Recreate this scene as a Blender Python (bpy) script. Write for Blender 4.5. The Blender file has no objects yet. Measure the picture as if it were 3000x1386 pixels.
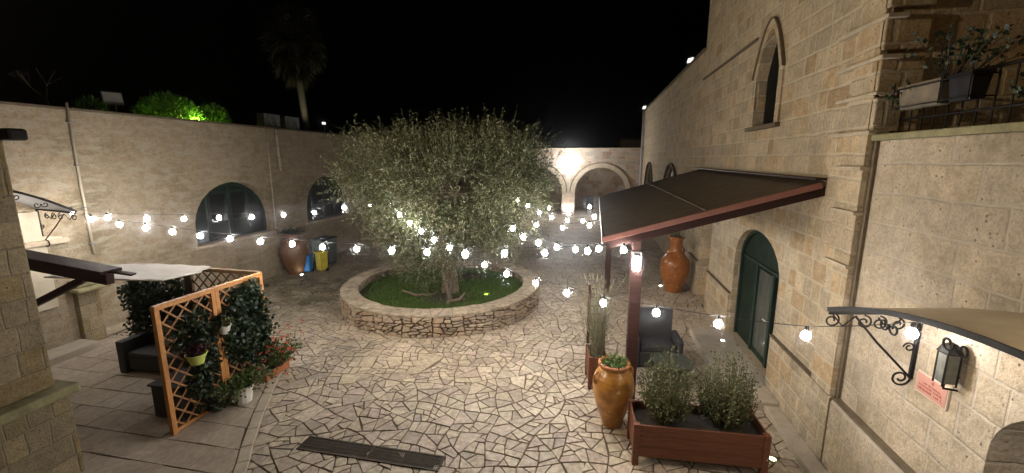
import bpy, bmesh, math, random
import numpy as np
from mathutils import Vector, Matrix
from mathutils.geometry import tessellate_polygon
PI = math.pi
random.seed(7)
RNG = np.random.default_rng(11)
SC = bpy.context.scene
COL = SC.collection

# ------------------------------------------------------------------ node helpers
class G:
    """small wrapper round a node tree"""
    def __init__(s, name):
        s.m = bpy.data.materials.new(name); s.m.use_nodes = True
        s.t = s.m.node_tree; s.b = s.t.nodes['Principled BSDF']
    def n(s, typ, **kw):
        nd = s.t.nodes.new(typ)
        for k, v in kw.items(): setattr(nd, k, v)
        return nd
    def put(s, sock, v):
        if isinstance(v, bpy.types.NodeSocket): s.t.links.new(v, sock)
        else: sock.default_value = v
    def math(s, op, a, b=None, clamp=False):
        nd = s.n('ShaderNodeMath', operation=op); nd.use_clamp = clamp
        s.put(nd.inputs[0], a)
        if b is not None: s.put(nd.inputs[1], b)
        return nd.outputs[0]
    def mix(s, f, a, b, mode='MIX'):
        nd = s.n('ShaderNodeMix', data_type='RGBA', blend_type=mode)
        s.put(nd.inputs[0], f); s.put(nd.inputs[6], a); s.put(nd.inputs[7], b)
        return nd.outputs[2]
    def noise(s, vec, scale, detail=3, rough=.55):
        nd = s.n('ShaderNodeTexNoise'); nd.inputs['Scale'].default_value = scale
        nd.inputs['Detail'].default_value = detail; nd.inputs['Roughness'].default_value = rough
        if vec is not None: s.put(nd.inputs['Vector'], vec)
        return nd.outputs[0]
    def ramp(s, f, stops, interp='LINEAR'):
        nd = s.n('ShaderNodeValToRGB'); cr = nd.color_ramp; cr.interpolation = interp
        while len(cr.elements) < len(stops): cr.elements.new(.5)
        for e, (p, c) in zip(cr.elements, stops):
            e.position = p; e.color = (*c, 1) if len(c) == 3 else c
        s.put(nd.inputs[0], f); return nd.outputs[0]
    def mapr(s, v, a, b, c=0., d=1.):
        nd = s.n('ShaderNodeMapRange'); s.put(nd.inputs[0], v)
        for i, x in enumerate((a, b, c, d)): s.put(nd.inputs[i+1], x)
        return nd.outputs[0]
    def pos(s): return s.n('ShaderNodeNewGeometry').outputs['Position']
    def island(s): return s.n('ShaderNodeNewGeometry').outputs['Random Per Island']
    def bump(s, h, strength=.5, dist=.01):
        nd = s.n('ShaderNodeBump'); nd.inputs['Strength'].default_value = strength
        nd.inputs['Distance'].default_value = dist
        s.put(nd.inputs['Height'], h); s.put(s.b.inputs['Normal'], nd.outputs[0])
    def col(s, c): s.put(s.b.inputs['Base Color'], c if isinstance(c, bpy.types.NodeSocket) else (*c, 1))
    def rough(s, r): s.put(s.b.inputs['Roughness'], r)

def simple(name, c, rough=.6, var=.25, scale=6., bump=.3, metal=0., stretch=None, dist=.004):
    g = G(name); p = g.pos()
    if stretch:
        mp = g.n('ShaderNodeMapping'); mp.inputs['Scale'].default_value = stretch; g.put(mp.inputs[0], p); p = mp.outputs[0]
    nz = g.noise(p, scale, 5); n2 = g.noise(p, scale*7, 3)
    f = g.math('ADD', g.math('MULTIPLY', nz, .7), g.math('MULTIPLY', n2, .3))
    lo = tuple(x*(1-var) for x in c); hi = tuple(min(1, x*(1+var)) for x in c)
    g.col(g.ramp(f, [(.3, lo), (.7, hi)])); g.rough(g.mapr(f, .3, .7, min(1, rough+.08), max(0, rough-.08)))
    g.b.inputs['Metallic'].default_value = metal
    if bump: g.bump(f, bump, dist)
    return g.m

def stone(name, cols, mortar, h=.27, w=.42, joint=.007, contrast=1., stain=.35, bump=.6, pits=.5, off=0., moss=False, streak=0., relief=.55):
    """coursed ashlar: joints, a tint per block, pits and stains, all in world metres"""
    g = G(name); p = g.pos()
    sx = g.n('ShaderNodeSeparateXYZ'); g.put(sx.inputs[0], p)
    wob = g.math('MULTIPLY', g.math('SUBTRACT', g.noise(p, 1.7, 2), .5), .05)
    wob2 = g.math('MULTIPLY', g.math('SUBTRACT', g.noise(p, 14, 2), .5), .018)
    wb = g.math('ADD', wob, wob2)
    u = g.math('ADD', g.math('ADD', sx.outputs[0], sx.outputs[1]), wb)
    z = g.math('ADD', g.math('ADD', sx.outputs[2], wb), off)
    v = g.math('DIVIDE', z, h); row = g.math('FLOOR', v)
    wn = g.n('ShaderNodeTexWhiteNoise', noise_dimensions='1D'); g.put(wn.inputs['W'], row); r1 = wn.outputs[0]
    uu = g.math('ADD', g.math('MULTIPLY', g.math('DIVIDE', u, w), g.math('ADD', g.math('MULTIPLY', r1, .5), .75)), g.math('MULTIPLY', r1, 37.3))
    cell = g.math('FLOOR', uu); fu = g.math('FRACT', uu); fv = g.math('FRACT', v)
    cb = g.n('ShaderNodeCombineXYZ'); g.put(cb.inputs[0], cell); g.put(cb.inputs[1], row)
    w2 = g.n('ShaderNodeTexWhiteNoise', noise_dimensions='2D'); g.put(w2.inputs[0], cb.outputs[0]); rc = w2.outputs[0]
    sp = g.math('MULTIPLY', g.math('GREATER_THAN', rc, .72), 1.)           # some blocks are cut in two
    fu2 = g.math('ABSOLUTE', g.math('SUBTRACT', fu, .46))
    fu2 = g.math('ADD', fu2, g.math('MULTIPLY', g.math('SUBTRACT', 1., sp), 5.))
    du = g.math('MULTIPLY', g.math('MINIMUM', g.math('MINIMUM', fu, g.math('SUBTRACT', 1., fu)), fu2), w)
    dv = g.math('MULTIPLY', g.math('MINIMUM', fv, g.math('SUBTRACT', 1., fv)), h)
    half = g.math('MULTIPLY', g.math('GREATER_THAN', fu, .46), sp)
    w3 = g.n('ShaderNodeTexWhiteNoise', noise_dimensions='3D')
    cb2 = g.n('ShaderNodeCombineXYZ'); g.put(cb2.inputs[0], cell); g.put(cb2.inputs[1], row); g.put(cb2.inputs[2], half); g.put(w3.inputs[0], cb2.outputs[0])
    rnd = w3.outputs[0]
    jn = g.math('MULTIPLY', g.noise(p, 26, 3), joint*1.6)
    d = g.math('MINIMUM', du, dv)
    mask = g.mapr(g.math('SUBTRACT', d, jn), joint*.1, joint*1.3)         # 0 in the joint, 1 on the block
    n = len(cols)
    base = g.ramp(rnd, [((i+.0)/n, c) for i, c in enumerate(cols)], 'CONSTANT')
    mean = tuple(sum(c[k] for c in cols)/n for k in range(3))
    fine = g.noise(p, 38, 6, .65); big = g.noise(p, .9, 5, .6); mid = g.noise(p, 6, 5, .6); blot = g.noise(p, 15, 6, .7)
    base = g.mix(g.math('MULTIPLY', g.mapr(mid, .36, .62, 1., .45), contrast), (*mean, 1), base)
    bri = g.n('ShaderNodeTexWhiteNoise', noise_dimensions='3D'); sc_ = g.n('ShaderNodeVectorMath', operation='ADD'); g.put(sc_.inputs[0], cb2.outputs[0]); sc_.inputs[1].default_value = (7.3, 3.1, 1.7); g.put(bri.inputs[0], sc_.outputs[0])
    bv = g.mapr(bri.outputs[0], 0, 1, 1-.22*contrast, 1+.16*contrast); bc_ = g.n('ShaderNodeCombineXYZ')
    for k_ in range(3): g.put(bc_.inputs[k_], bv)
    base = g.mix(1., base, bc_.outputs[0], 'MULTIPLY')
    base = g.mix(1., base, g.ramp(blot, [(.30, (.73, .70, .66)), (.46, (.97, .96, .95)), (.7, (1.12, 1.11, 1.1))]), 'MULTIPLY')
    base = g.mix(1., base, g.ramp(fine, [(.28, (.72,)*3), (.6, (1.10,)*3)]), 'MULTIPLY')
    base = g.mix(1., base, g.ramp(mid, [(.3, (.78, .75, .7)), (.7, (1.12, 1.1, 1.08))]), 'MULTIPLY')
    base = g.mix(g.math('MULTIPLY', g.mapr(big, .5, .72), stain), base, (.16, .13, .075, 1))
    vo = g.n('ShaderNodeTexVoronoi'); vo.inputs['Scale'].default_value = 17; g.put(vo.inputs['Vector'], p)
    pit = g.math('MULTIPLY', g.mapr(vo.outputs['Distance'], .24, .10), g.mapr(mid, .47, .60))
    base = g.mix(g.math('MULTIPLY', pit, pits), base, (.09, .07, .05, 1))
    if streak:                     # rough flaking render left in ragged horizontal patches
        mp = g.n('ShaderNodeMapping'); mp.inputs['Scale'].default_value = (1, 1, 3.2); g.put(mp.inputs[0], p)
        pa = g.noise(mp.outputs[0], 2.6, 7, .68); pb = g.noise(mp.outputs[0], 9, 6, .7)
        base = g.mix(g.math('MULTIPLY', g.mapr(pa, .48, .60), .75*streak), base, (.40, .35, .27, 1))
        base = g.mix(g.math('MULTIPLY', g.mapr(pb, .57, .66), .55*streak), base, (.20, .15, .09, 1))
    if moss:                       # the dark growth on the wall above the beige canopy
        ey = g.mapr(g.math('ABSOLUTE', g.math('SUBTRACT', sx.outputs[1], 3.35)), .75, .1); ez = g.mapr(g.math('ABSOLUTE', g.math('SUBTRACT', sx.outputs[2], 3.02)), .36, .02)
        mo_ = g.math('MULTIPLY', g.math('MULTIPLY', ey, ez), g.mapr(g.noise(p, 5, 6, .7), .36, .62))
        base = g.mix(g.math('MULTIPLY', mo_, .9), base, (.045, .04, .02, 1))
    mcol = g.mix(g.mapr(mid, .3, .7), (*[x*.72 for x in mortar], 1), (*mortar, 1))
    g.col(g.mix(mask, mcol, base)); g.rough(.88)
    hgt = g.math('SUBTRACT', g.math('ADD', g.math('MULTIPLY', mask, relief), g.math('ADD', g.math('MULTIPLY', fine, .6), g.math('MULTIPLY', blot, .9))), g.math('MULTIPLY', pit, .6))
    g.bump(hgt, bump, .02)
    return g.m

def per_island(name, stops, rough=.7, bump=.4, noise=.3, dist=.006, scale=14, interp='LINEAR'):
    g = G(name); p = g.pos()
    c = g.ramp(g.island(), stops, interp)
    a = g.noise(p, scale, 5, .6); b = g.noise(p, 1.1, 3)
    c = g.mix(1., c, g.ramp(a, [(.25, (1-noise,)*3), (.7, (1+noise*.5,)*3)]), 'MULTIPLY')
    c = g.mix(1., c, g.ramp(b, [(.3, (.78, .76, .74)), (.68, (1.1, 1.1, 1.1))]), 'MULTIPLY')
    g.col(c); g.rough(g.mapr(a, .3, .7, rough+.12, rough-.15)); g.bump(a, bump, dist)
    return g.m

def leaf_mat(name, stops, trans=.25, rough=.5):
    g = G(name)
    g.col(g.ramp(g.island(), stops)); g.rough(rough)
    tr = g.n('ShaderNodeBsdfTranslucent'); g.put(tr.inputs[0], g.ramp(g.island(), stops))
    mx = g.n('ShaderNodeMixShader'); mx.inputs[0].default_value = trans
    out = g.t.nodes['Material Output']
    g.t.links.new(g.b.outputs[0], mx.inputs[1]); g.t.links.new(tr.outputs[0], mx.inputs[2]); g.t.links.new(mx.outputs[0], out.inputs[0])
    return g.m

def glow(name, c, strength):
    g = G(name); g.col((.8, .8, .8)); g.b.inputs['Emission Color'].default_value = (*c, 1); g.b.inputs['Emission Strength'].default_value = strength
    return g.m

WARM = [(.53, .44, .30), (.49, .42, .32), (.47, .34, .19), (.54, .46, .34), (.46, .40, .31), (.45, .31, .16), (.52, .43, .30), (.50, .39, .25), (.48, .42, .33)]
M = {}
M['ashlar'] = stone('warm_ashlar', WARM, (.58, .49, .35), h=.29, w=.5, contrast=.8, stain=.3, joint=.012, bump=.9, pits=.8)
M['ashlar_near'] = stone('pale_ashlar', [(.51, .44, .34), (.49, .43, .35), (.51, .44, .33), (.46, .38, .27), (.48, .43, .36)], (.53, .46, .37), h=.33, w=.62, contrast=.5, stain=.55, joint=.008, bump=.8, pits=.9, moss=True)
M['ashlar_left'] = stone('dull_ashlar', [(.40, .33, .23), (.38, .32, .24), (.36, .28, .18), (.41, .34, .25)], (.37, .31, .21), h=.31, w=.5, contrast=.30, stain=.85, joint=.002, bump=1., pits=.9, streak=1.2, relief=.12)
M['pier'] = stone('pier_stone', [(.31, .26, .15), (.29, .25, .17), (.25, .19, .09), (.33, .28, .19)], (.28, .24, .16), h=.30, w=.5, contrast=.9, stain=.75, joint=.006, bump=1.)
M['arcade'] = stone('arcade_stone', [(.52, .47, .41), (.50, .44, .37), (.47, .35, .26), (.54, .49, .43), (.40, .27, .19)], (.55, .5, .44), h=.3, w=.6, contrast=.9, stain=.2)
M['dark_tower'] = stone('shaded_stone', [(.46, .35, .19), (.43, .34, .22), (.44, .28, .12), (.40, .33, .24)], (.48, .39, .26), h=.36, w=.8, stain=.35, contrast=1.)
M['plain'] = simple('dressed_stone', (.45, .38, .28), .85, .22, 9, .5, dist=.008)
M['weathered'] = simple('dimmed_trough', (.17, .14, .10), .8, .35, 8, .3)  # pale trough darkened in colour to stand in for dim balcony light
M['moss'] = simple('mossy_stone', (.24, .22, .12), .9, .4, 7, .6, dist=.01)
M['darkline'] = simple('weathered_moulding', (.13, .10, .065), .9, .35, 9, .5)
M['whitewash'] = simple('whitewash', (.55, .49, .38), .85, .12, 4, .3)
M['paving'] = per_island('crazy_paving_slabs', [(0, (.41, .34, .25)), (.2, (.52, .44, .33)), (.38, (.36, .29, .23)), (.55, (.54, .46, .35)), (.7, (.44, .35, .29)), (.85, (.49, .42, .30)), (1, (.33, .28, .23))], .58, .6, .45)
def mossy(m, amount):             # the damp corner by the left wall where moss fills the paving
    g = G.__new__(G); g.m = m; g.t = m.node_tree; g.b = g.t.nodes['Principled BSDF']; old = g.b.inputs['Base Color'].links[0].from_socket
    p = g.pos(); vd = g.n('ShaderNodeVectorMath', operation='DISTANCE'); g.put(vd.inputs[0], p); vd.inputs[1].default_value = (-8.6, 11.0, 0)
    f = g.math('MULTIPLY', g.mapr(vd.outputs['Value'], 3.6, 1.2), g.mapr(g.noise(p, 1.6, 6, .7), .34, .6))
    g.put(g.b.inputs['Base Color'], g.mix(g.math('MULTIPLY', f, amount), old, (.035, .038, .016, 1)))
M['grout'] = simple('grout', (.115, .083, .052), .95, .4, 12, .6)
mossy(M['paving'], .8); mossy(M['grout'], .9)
M['tiles'] = per_island('terrace_tiles', [(0, (.43, .36, .29)), (.5, (.47, .40, .33)), (1, (.39, .32, .26))], .62, .35, .25)
M['kerb'] = simple('kerb_stone', (.42, .36, .28), .8, .2, 6, .4)
M['rubble'] = per_island('rubble_stones', [(0, (.36, .28, .20)), (.25, (.47, .38, .28)), (.5, (.30, .24, .19)), (.75, (.46, .34, .23)), (1, (.40, .33, .27))], .85, .9, .45, .02, 11)
M['coping'] = per_island('coping_stones', [(0, (.33, .27, .19)), (.3, (.42, .35, .26)), (.6, (.30, .25, .19)), (1, (.39, .32, .24))], .85, 1., .55, .02, 9)
M['earth'] = simple('dark_earth', (.035, .028, .02), .95, .5, 18, .8, dist=.02)
M['soil'] = simple('bare_ground', (.06, .05, .035), .95, .4, 1.5, .5)
M['roofdeck'] = simple('flat_roof', (.10, .09, .08), .9, .3, 2, .3)
M['rooftile'] = simple('porch_roofing', (.10, .076, .05), .6, .4, 3, .45, stretch=(1, 4, 1), dist=.006)
M['fascia'] = simple('red_fascia', (.25, .105, .08), .5, .15, 5, .2)
M['redwood'] = simple('red_stained_wood', (.046, .020, .017), .5, .45, 5, .4, stretch=(1, 1, 9))
M['redboard'] = simple('red_stained_boards', (.125, .042, .019), .55, .45, 4, .5, stretch=(1, 9, 14))
M['darkwood'] = simple('dark_wood', (.035, .016, .014), .5, .35, 6, .4, stretch=(2, 9, 9))
M['orangewood'] = simple('orange_wood', (.52, .24, .075), .55, .25, 7, .3, stretch=(5, 5, 2))
M['lattice'] = simple('lattice_wood', (.36, .18, .075), .6, .3, 7, .2)
M['unlitwood'] = simple('unlit_lattice_wood', (.14, .085, .045), .7, .3, 7, .2)  # darker copy of the trellis wood, shade of the rear screens painted in
M['iron'] = simple('wrought_iron', (.014, .012, .011), .55, .3, 20, .2)
M['greymetal'] = simple('grey_painted_metal', (.22, .22, .22), .5, .2, 9, .1)
M['pipe'] = simple('painted_pipe', (.50, .44, .34), .6, .15, 5, .1)
M['greenpaint'] = simple('dark_green_paint', (.012, .022, .015), .6, .35, 6, .2)
M['greenframe'] = simple('green_frame_paint', (.022, .038, .027), .6, .35, 6, .2)
M['rattan'] = simple('grey_rattan', (.055, .055, .06), .6, .3, 60, .9, dist=.006)
M['cushion'] = simple('grey_cushion', (.20, .185, .175), .9, .15, 40, .3)
M['sail'] = simple('canvas', (.29, .27, .25), .85, .12, 3, .3, stretch=(1, 6, 6))
M['whitepot'] = simple('white_pot', (.72, .70, .64), .5, .1, 6, .1)
M['limepot'] = simple('lime_pot', (.55, .66, .16), .4, .1, 6, .1)
M['darkpot'] = simple('black_pot', (.02, .018, .022), .4, .2, 6, .1)
M['blue'] = simple('blue_panel', (.03, .22, .62), .5, .12, 6, .1)
M['yellow'] = simple('yellow_panel', (.60, .50, .03), .5, .15, 6, .1)
M['greenbin'] = simple('green_bin', (.03, .06, .035), .45, .25, 6, .1)
M['bark'] = simple('olive_bark', (.17, .13, .095), .9, .5, 9, 1., stretch=(3, 3, .7), dist=.03)
M['palmbark'] = simple('palm_bark', (.16, .14, .11), .9, .4, 8, .8, stretch=(1, 1, 5), dist=.03)
M['stem'] = simple('green_stem', (.13, .12, .06), .8, .3, 9, .2)
g = G('canopy_sheet'); p_ = g.pos(); c_ = g.ramp(g.noise(p_, 2.2, 5), [(.3, (.56, .49, .38)), (.7, (.72, .65, .52))]); g.col(c_); g.rough(.5)
tr_ = g.n('ShaderNodeBsdfTranslucent'); g.put(tr_.inputs[0], c_); mx_ = g.n('ShaderNodeMixShader'); mx_.inputs[0].default_value = .5
g.t.links.new(g.b.outputs[0], mx_.inputs[1]); g.t.links.new(tr_.outputs[0], mx_.inputs[2]); g.t.links.new(mx_.outputs[0], g.t.nodes['Material Output'].inputs[0]); M['canopy_top'] = g.m
M['canopy_white'] = simple('canopy_white', (.42, .42, .45), .5, .08, 3, .1)
M['curtain'] = simple('door_glass', (.075, .085, .075), .18, .4, 3, .15, stretch=(1, 7, .6))
M['lampgrey'] = simple('pale_grey_metal', (.55, .55, .52), .5, .15, 12, .2)
M['pane'] = simple('dark_pane', (.006, .007, .007), .5, .3, 3, .0)
M['void'] = simple('unlit_inside', (.02, .017, .014), .9, .3, 3, .1)
M['signpink'] = simple('pink_sign', (.46, .235, .185), .5, .08, 5, .05)
M['signred'] = simple('red_print', (.33, .075, .055), .6, .1, 5, 0)
M['signwhite'] = simple('white_rim', (.55, .46, .38), .5, .08, 5, .05)
M['grate'] = simple('rusty_steel', (.055, .042, .026), .6, .4, 10, .4, metal=.3)
M['step'] = simple('step_stone', (.43, .37, .30), .75, .2, 4, .5)
M['lanterngrey'] = simple('dusty_lantern_glass', (.085, .085, .07), .5, .5, 14, .3)
M['cable'] = simple('black_cable', (.012, .012, .012), .6, .2, 6, 0)
M['olive'] = leaf_mat('olive_leaves', [(0, (.030, .040, .013)), (.45, (.075, .092, .034)), (.78, (.17, .185, .085)), (1, (.48, .48, .35))], .25, .42)
M['ivy'] = leaf_mat('ivy_leaves', [(0, (.010, .022, .012)), (.6, (.022, .044, .020)), (1, (.05, .08, .032))], .15)
M['shrub'] = leaf_mat('shrub_leaves', [(0, (.035, .045, .014)), (.6, (.085, .10, .032)), (1, (.19, .19, .085))], .2)
M['drygrass'] = leaf_mat('dry_grass', [(0, (.16, .14, .09)), (.5, (.24, .22, .15)), (1, (.13, .14, .08))], .3)
M['brightgreen'] = leaf_mat('roof_leaves', [(0, (.06, .16, .015)), (1, (.14, .30, .03))], .35)
M['potgreen'] = leaf_mat('pot_leaves', [(0, (.03, .06, .012)), (.6, (.07, .12, .025)), (1, (.13, .19, .05))], .25)
M['purple'] = leaf_mat('purple_leaves', [(0, (.03, .012, .018)), (1, (.10, .03, .045))], .2)
M['flower'] = leaf_mat('red_petals', [(0, (.62, .07, .03)), (.6, (.75, .14, .07)), (1, (.8, .25, .15))], .3)
M['palmleaf'] = leaf_mat('palm_fronds', [(0, (.05, .05, .025)), (1, (.10, .09, .05))], .2)
M['lawn'] = leaf_mat('grass_blades', [(0, (.05, .10, .016)), (.6, (.09, .17, .028)), (1, (.15, .21, .055))], .3)
M['terracotta'] = simple('terracotta', (.36, .13, .055), .6, .25, 7, .3)

def glaze(name, c, dark):
    g = G(name); p = g.pos()
    a = g.noise(p, 5, 4, .6); b = g.noise(p, 22, 3)
    sx = g.n('ShaderNodeSeparateXYZ'); g.put(sx.inputs[0], p)
    c1 = g.ramp(a, [(.32, dark), (.55, c), (.75, tuple(min(1, x*1.25) for x in c))])
    chips = g.mapr(g.noise(p, 8.5, 3, .5), .655, .675)
    g.col(g.mix(chips, c1, (.50, .36, .20, 1))); g.rough(g.mapr(chips, 0, 1, .3, .75))
    g.b.inputs['Coat Weight'].default_value = .2; g.b.inputs['Coat Roughness'].default_value = .12
    ridge = g.math('SINE', g.math('MULTIPLY', sx.outputs[2], 95.))
    g.bump(g.math('ADD', g.math('MULTIPLY', ridge, .18), g.math('MULTIPLY', a, .7)), .35, .012)
    return g.m
M['honey'] = glaze('honey_glaze', (.42, .19, .035), (.24, .10, .025))
M['russet'] = glaze('russet_glaze', (.34, .125, .035), (.22, .07, .022))
M['dullglaze'] = simple('dull_clay', (.17, .08, .03), .6, .35, 5, .4)
M['bulb'] = glow('lit_bulb', (1., .94, .87), 200.)
M['flood'] = glow('lit_floodlight', (1., .97, .93), 260.)
M['ground_white'] = glow('lit_recessed_light', (1., .95, .8), 30.)
M['ground_yellow'] = glow('lit_yellow_light', (.95, 1., .3), 24.)
M['ground_green'] = glow('lit_green_light', (.7, 1., .05), 5.)
M['lantern'] = glow('lit_lantern', (1., .93, .85), 90.)
M['small_lamp'] = glow('small_roof_lamp', (1., .97, .9), 1.2)

for k_ in ('rattan', 'darkpot', 'redwood'): M[k_].node_tree.nodes['Principled BSDF'].inputs['Specular IOR Level'].default_value = .25
for k_ in ('greenpaint', 'greenframe', 'pane', 'iron', 'void', 'darkwood'): M[k_].node_tree.nodes['Principled BSDF'].inputs['Specular IOR Level'].default_value = .12
# ------------------------------------------------------------------ object helpers
def tag(o, label=None, cat=None, group=None, kind=None):
    if label: o['label'] = label
    if cat: o['category'] = cat
    if group: o['group'] = group
    if kind: o['kind'] = kind
    return o

def thing(name, label, cat, loc=(0, 0, 0), rz=0., group=None):
    o = bpy.data.objects.new(name, None); COL.objects.link(o)
    o.location = loc; o.rotation_euler = (0, 0, rz); o.empty_display_size = .2
    return tag(o, label, cat, group)

class MB:
    """mesh builder; coordinates are world metres unless a local matrix T is given"""
    def __init__(s, T=None): s.v = []; s.f = []; s.T = T
    def add(s, vs, fs):
        b = len(s.v)
        if s.T is not None: vs = [tuple(s.T @ Vector(p)) for p in vs]
        s.v += [tuple(p) for p in vs]; s.f += [tuple(b+i for i in f) for f in fs]; return s
    def box(s, x0, x1, y0, y1, z0, z1):
        vs = [(x, y, z) for x in (x0, x1) for y in (y0, y1) for z in (z0, z1)]
        return s.add(vs, [(0, 1, 3, 2), (4, 6, 7, 5), (0, 4, 5, 1), (2, 3, 7, 6), (0, 2, 6, 4), (1, 5, 7, 3)])
    def beam(s, a, b, w, h, up=(0, 0, 1)):
        a = Vector(a); b = Vector(b); d = (b-a).normalized(); u = Vector(up)
        if abs(d.dot(u)) > .98: u = Vector((1, 0, 0))
        r = d.cross(u).normalized(); q = r.cross(d).normalized()
        vs = [p + r*i*w/2 + q*j*h/2 for p in (a, b) for i, j in ((-1, -1), (1, -1), (1, 1), (-1, 1))]
        return s.add(vs, [(3, 2, 1, 0), (4, 5, 6, 7), (0, 1, 5, 4), (1, 2, 6, 5), (2, 3, 7, 6), (3, 0, 4, 7)])
    def tube(s, pts, r, n=6, cap=True):
        pts = [Vector(p) for p in pts]; m = len(pts)
        rs = r if isinstance(r, (list, tuple)) else [r]*m
        vs = []; ref = Vector((0.31, .17, .93))
        for i, p in enumerate(pts):
            d = (pts[min(i+1, m-1)] - pts[max(i-1, 0)])
            if d.length < 1e-6: d = Vector((0, 0, 1))
            d.normalize(); a = d.cross(ref)
            if a.length < .05: a = d.cross(Vector((1, 0, 0)))
            a.normalize(); b = d.cross(a); ref = b.cross(d) if False else ref
            vs += [p + (a*math.cos(2*PI*k/n) + b*math.sin(2*PI*k/n))*rs[i] for k in range(n)]
        fs = [(i*n+k, i*n+(k+1) % n, (i+1)*n+(k+1) % n, (i+1)*n+k) for i in range(m-1) for k in range(n)]
        if cap: fs += [tuple(range(n-1, -1, -1)), tuple((m-1)*n+k for k in range(n))]
        return s.add(vs, fs)
    def lathe(s, prof, c=(0, 0, 0), n=32, cap=True):
        vs = [(c[0]+r*math.cos(2*PI*k/n), c[1]+r*math.sin(2*PI*k/n), c[2]+z) for r, z in prof for k in range(n)]
        m = len(prof)
        fs = [(i*n+k, i*n+(k+1) % n, (i+1)*n+(k+1) % n, (i+1)*n+k) for i in range(m-1) for k in range(n)]
        if cap: fs += [tuple(range(n-1, -1, -1)), tuple((m-1)*n+k for k in range(n))]
        return s.add(vs, fs)
    def prism(s, loop, fn, d0, d1, holes=()):
        """2D loop (and holes) placed by fn(u, v, d) and thickened from d0 to d1"""
        loops = [list(loop)] + [list(h) for h in holes]
        flat = [p for l in loops for p in l]
        tri = tessellate_polygon([[Vector((p[0], p[1], 0)) for p in l] for l in loops])
        n = len(flat)
        vs = [fn(p[0], p[1], d0) for p in flat] + [fn(p[0], p[1], d1) for p in flat]
        fs = [tuple(t) for t in tri] + [tuple(n+i for i in reversed(t)) for t in tri]
        b = 0
        for l in loops:
            m = len(l)
            fs += [(b+i, b+(i+1) % m, n+b+(i+1) % m, n+b+i) for i in range(m)]
            b += m
        return s.add(vs, fs)
    def build(s, name, mat, parent=None, smooth=False, bevel=0., seg=2, fix=True):
        me = bpy.data.meshes.new(name); me.from_pydata(s.v, [], s.f)
        if fix:
            bm = bmesh.new(); bm.from_mesh(me); bmesh.ops.recalc_face_normals(bm, faces=bm.faces); bm.to_mesh(me); bm.free()
        me.materials.append(mat)
        if smooth: me.polygons.foreach_set('use_smooth', [True]*len(me.polygons))
        o = bpy.data.objects.new(name, me); COL.objects.link(o)
        if parent is not None: attach(o, parent)
        if bevel:
            md = o.modifiers.new('bevel', 'BEVEL'); md.width = bevel; md.segments = seg; md.limit_method = 'ANGLE'; md.angle_limit = math.radians(40)
        return o

def world(o):
    m = Matrix.LocRotScale(o.location, o.rotation_euler, o.scale)
    return world(o.parent) @ o.matrix_parent_inverse @ m if o.parent else m
def attach(o, parent):
    o.parent = parent; o.matrix_parent_inverse = world(parent).inverted()

def arch(u0, u1, v0, vs, va, n=20, pointed=False):
    c = (u0+u1)/2; a = (u1-u0)/2; pts = [(u0, v0), (u1, v0), (u1, vs)]
    for i in range(1, n):
        t = i/n
        if pointed:
            k = 1-abs(2*t-1); x = a*(1-2*t); y = (va-vs)*math.sin(k*PI/2)**.92
        else:
            x = a*math.cos(t*PI); y = (va-vs)*math.sin(t*PI)
        pts.append((c+x, vs+y))
    pts.append((u0, vs)); return pts
def arch_band(u0, u1, vs, va, wd, n=24, drop=0., pointed=False):
    outer = arch(u0-wd, u1+wd, vs-drop, vs, va+wd, n, pointed)[1:]; inner = arch(u0, u1, vs-drop, vs, va, n, pointed)[1:]
    o = outer + [(u0-wd, vs-drop)]; i = inner + [(u0, vs-drop)]
    return o + i[::-1]
def onX(X, sgn=1):            # a wall in the plane x = X; depth runs away from the courtyard
    return lambda u, v, d: (X + sgn*d, u, v)
def onY(Y):
    return lambda u, v, d: (u, Y+d, v)

def leaves_np(cent, dirs, L, W, rng, up=None, droop=0.):
    """one diamond leaf per centre, as numpy arrays"""
    n = len(cent); d = dirs/np.linalg.norm(dirs, axis=1)[:, None]
    r = rng.normal(size=(n, 3)) if up is None else up + rng.normal(size=(n, 3))*.35
    s = np.cross(d, r); s /= (np.linalg.norm(s, axis=1)[:, None]+1e-9)
    L = (L*rng.uniform(.65, 1.25, n))[:, None]; W = (W*rng.uniform(.7, 1.2, n))[:, None]
    a = cent; b = cent + d*L*.5 + s*W*.5; c = cent + d*L; e = cent + d*L*.5 - s*W*.5
    c = c + np.array([0, 0, -1.])*L*droop
    v = np.stack([a, b, c, e], 1).reshape(-1, 3)
    return v
def leaf_object(name, vlist, mat, parent=None, extra=None):
    v = np.concatenate(vlist); n = len(v)//4
    me = bpy.data.meshes.new(name); me.vertices.add(len(v)); me.vertices.foreach_set('co', v.astype(np.float32).ravel())
    me.loops.add(n*4); me.loops.foreach_set('vertex_index', np.arange(n*4, dtype=np.int32))
    me.polygons.add(n); me.polygons.foreach_set('loop_start', np.arange(0, n*4, 4, dtype=np.int32)); me.polygons.foreach_set('loop_total', np.full(n, 4, dtype=np.int32))
    me.update(calc_edges=True); me.validate(); me.materials.append(mat)
    o = bpy.data.objects.new(name, me); COL.objects.link(o)
    if parent is not None: attach(o, parent)
    return o
def rdir(n, rng, bias=(0, 0, 0)):
    d = rng.normal(size=(n, 3)); d /= np.linalg.norm(d, axis=1)[:, None]
    return d + np.array(bias)

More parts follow.
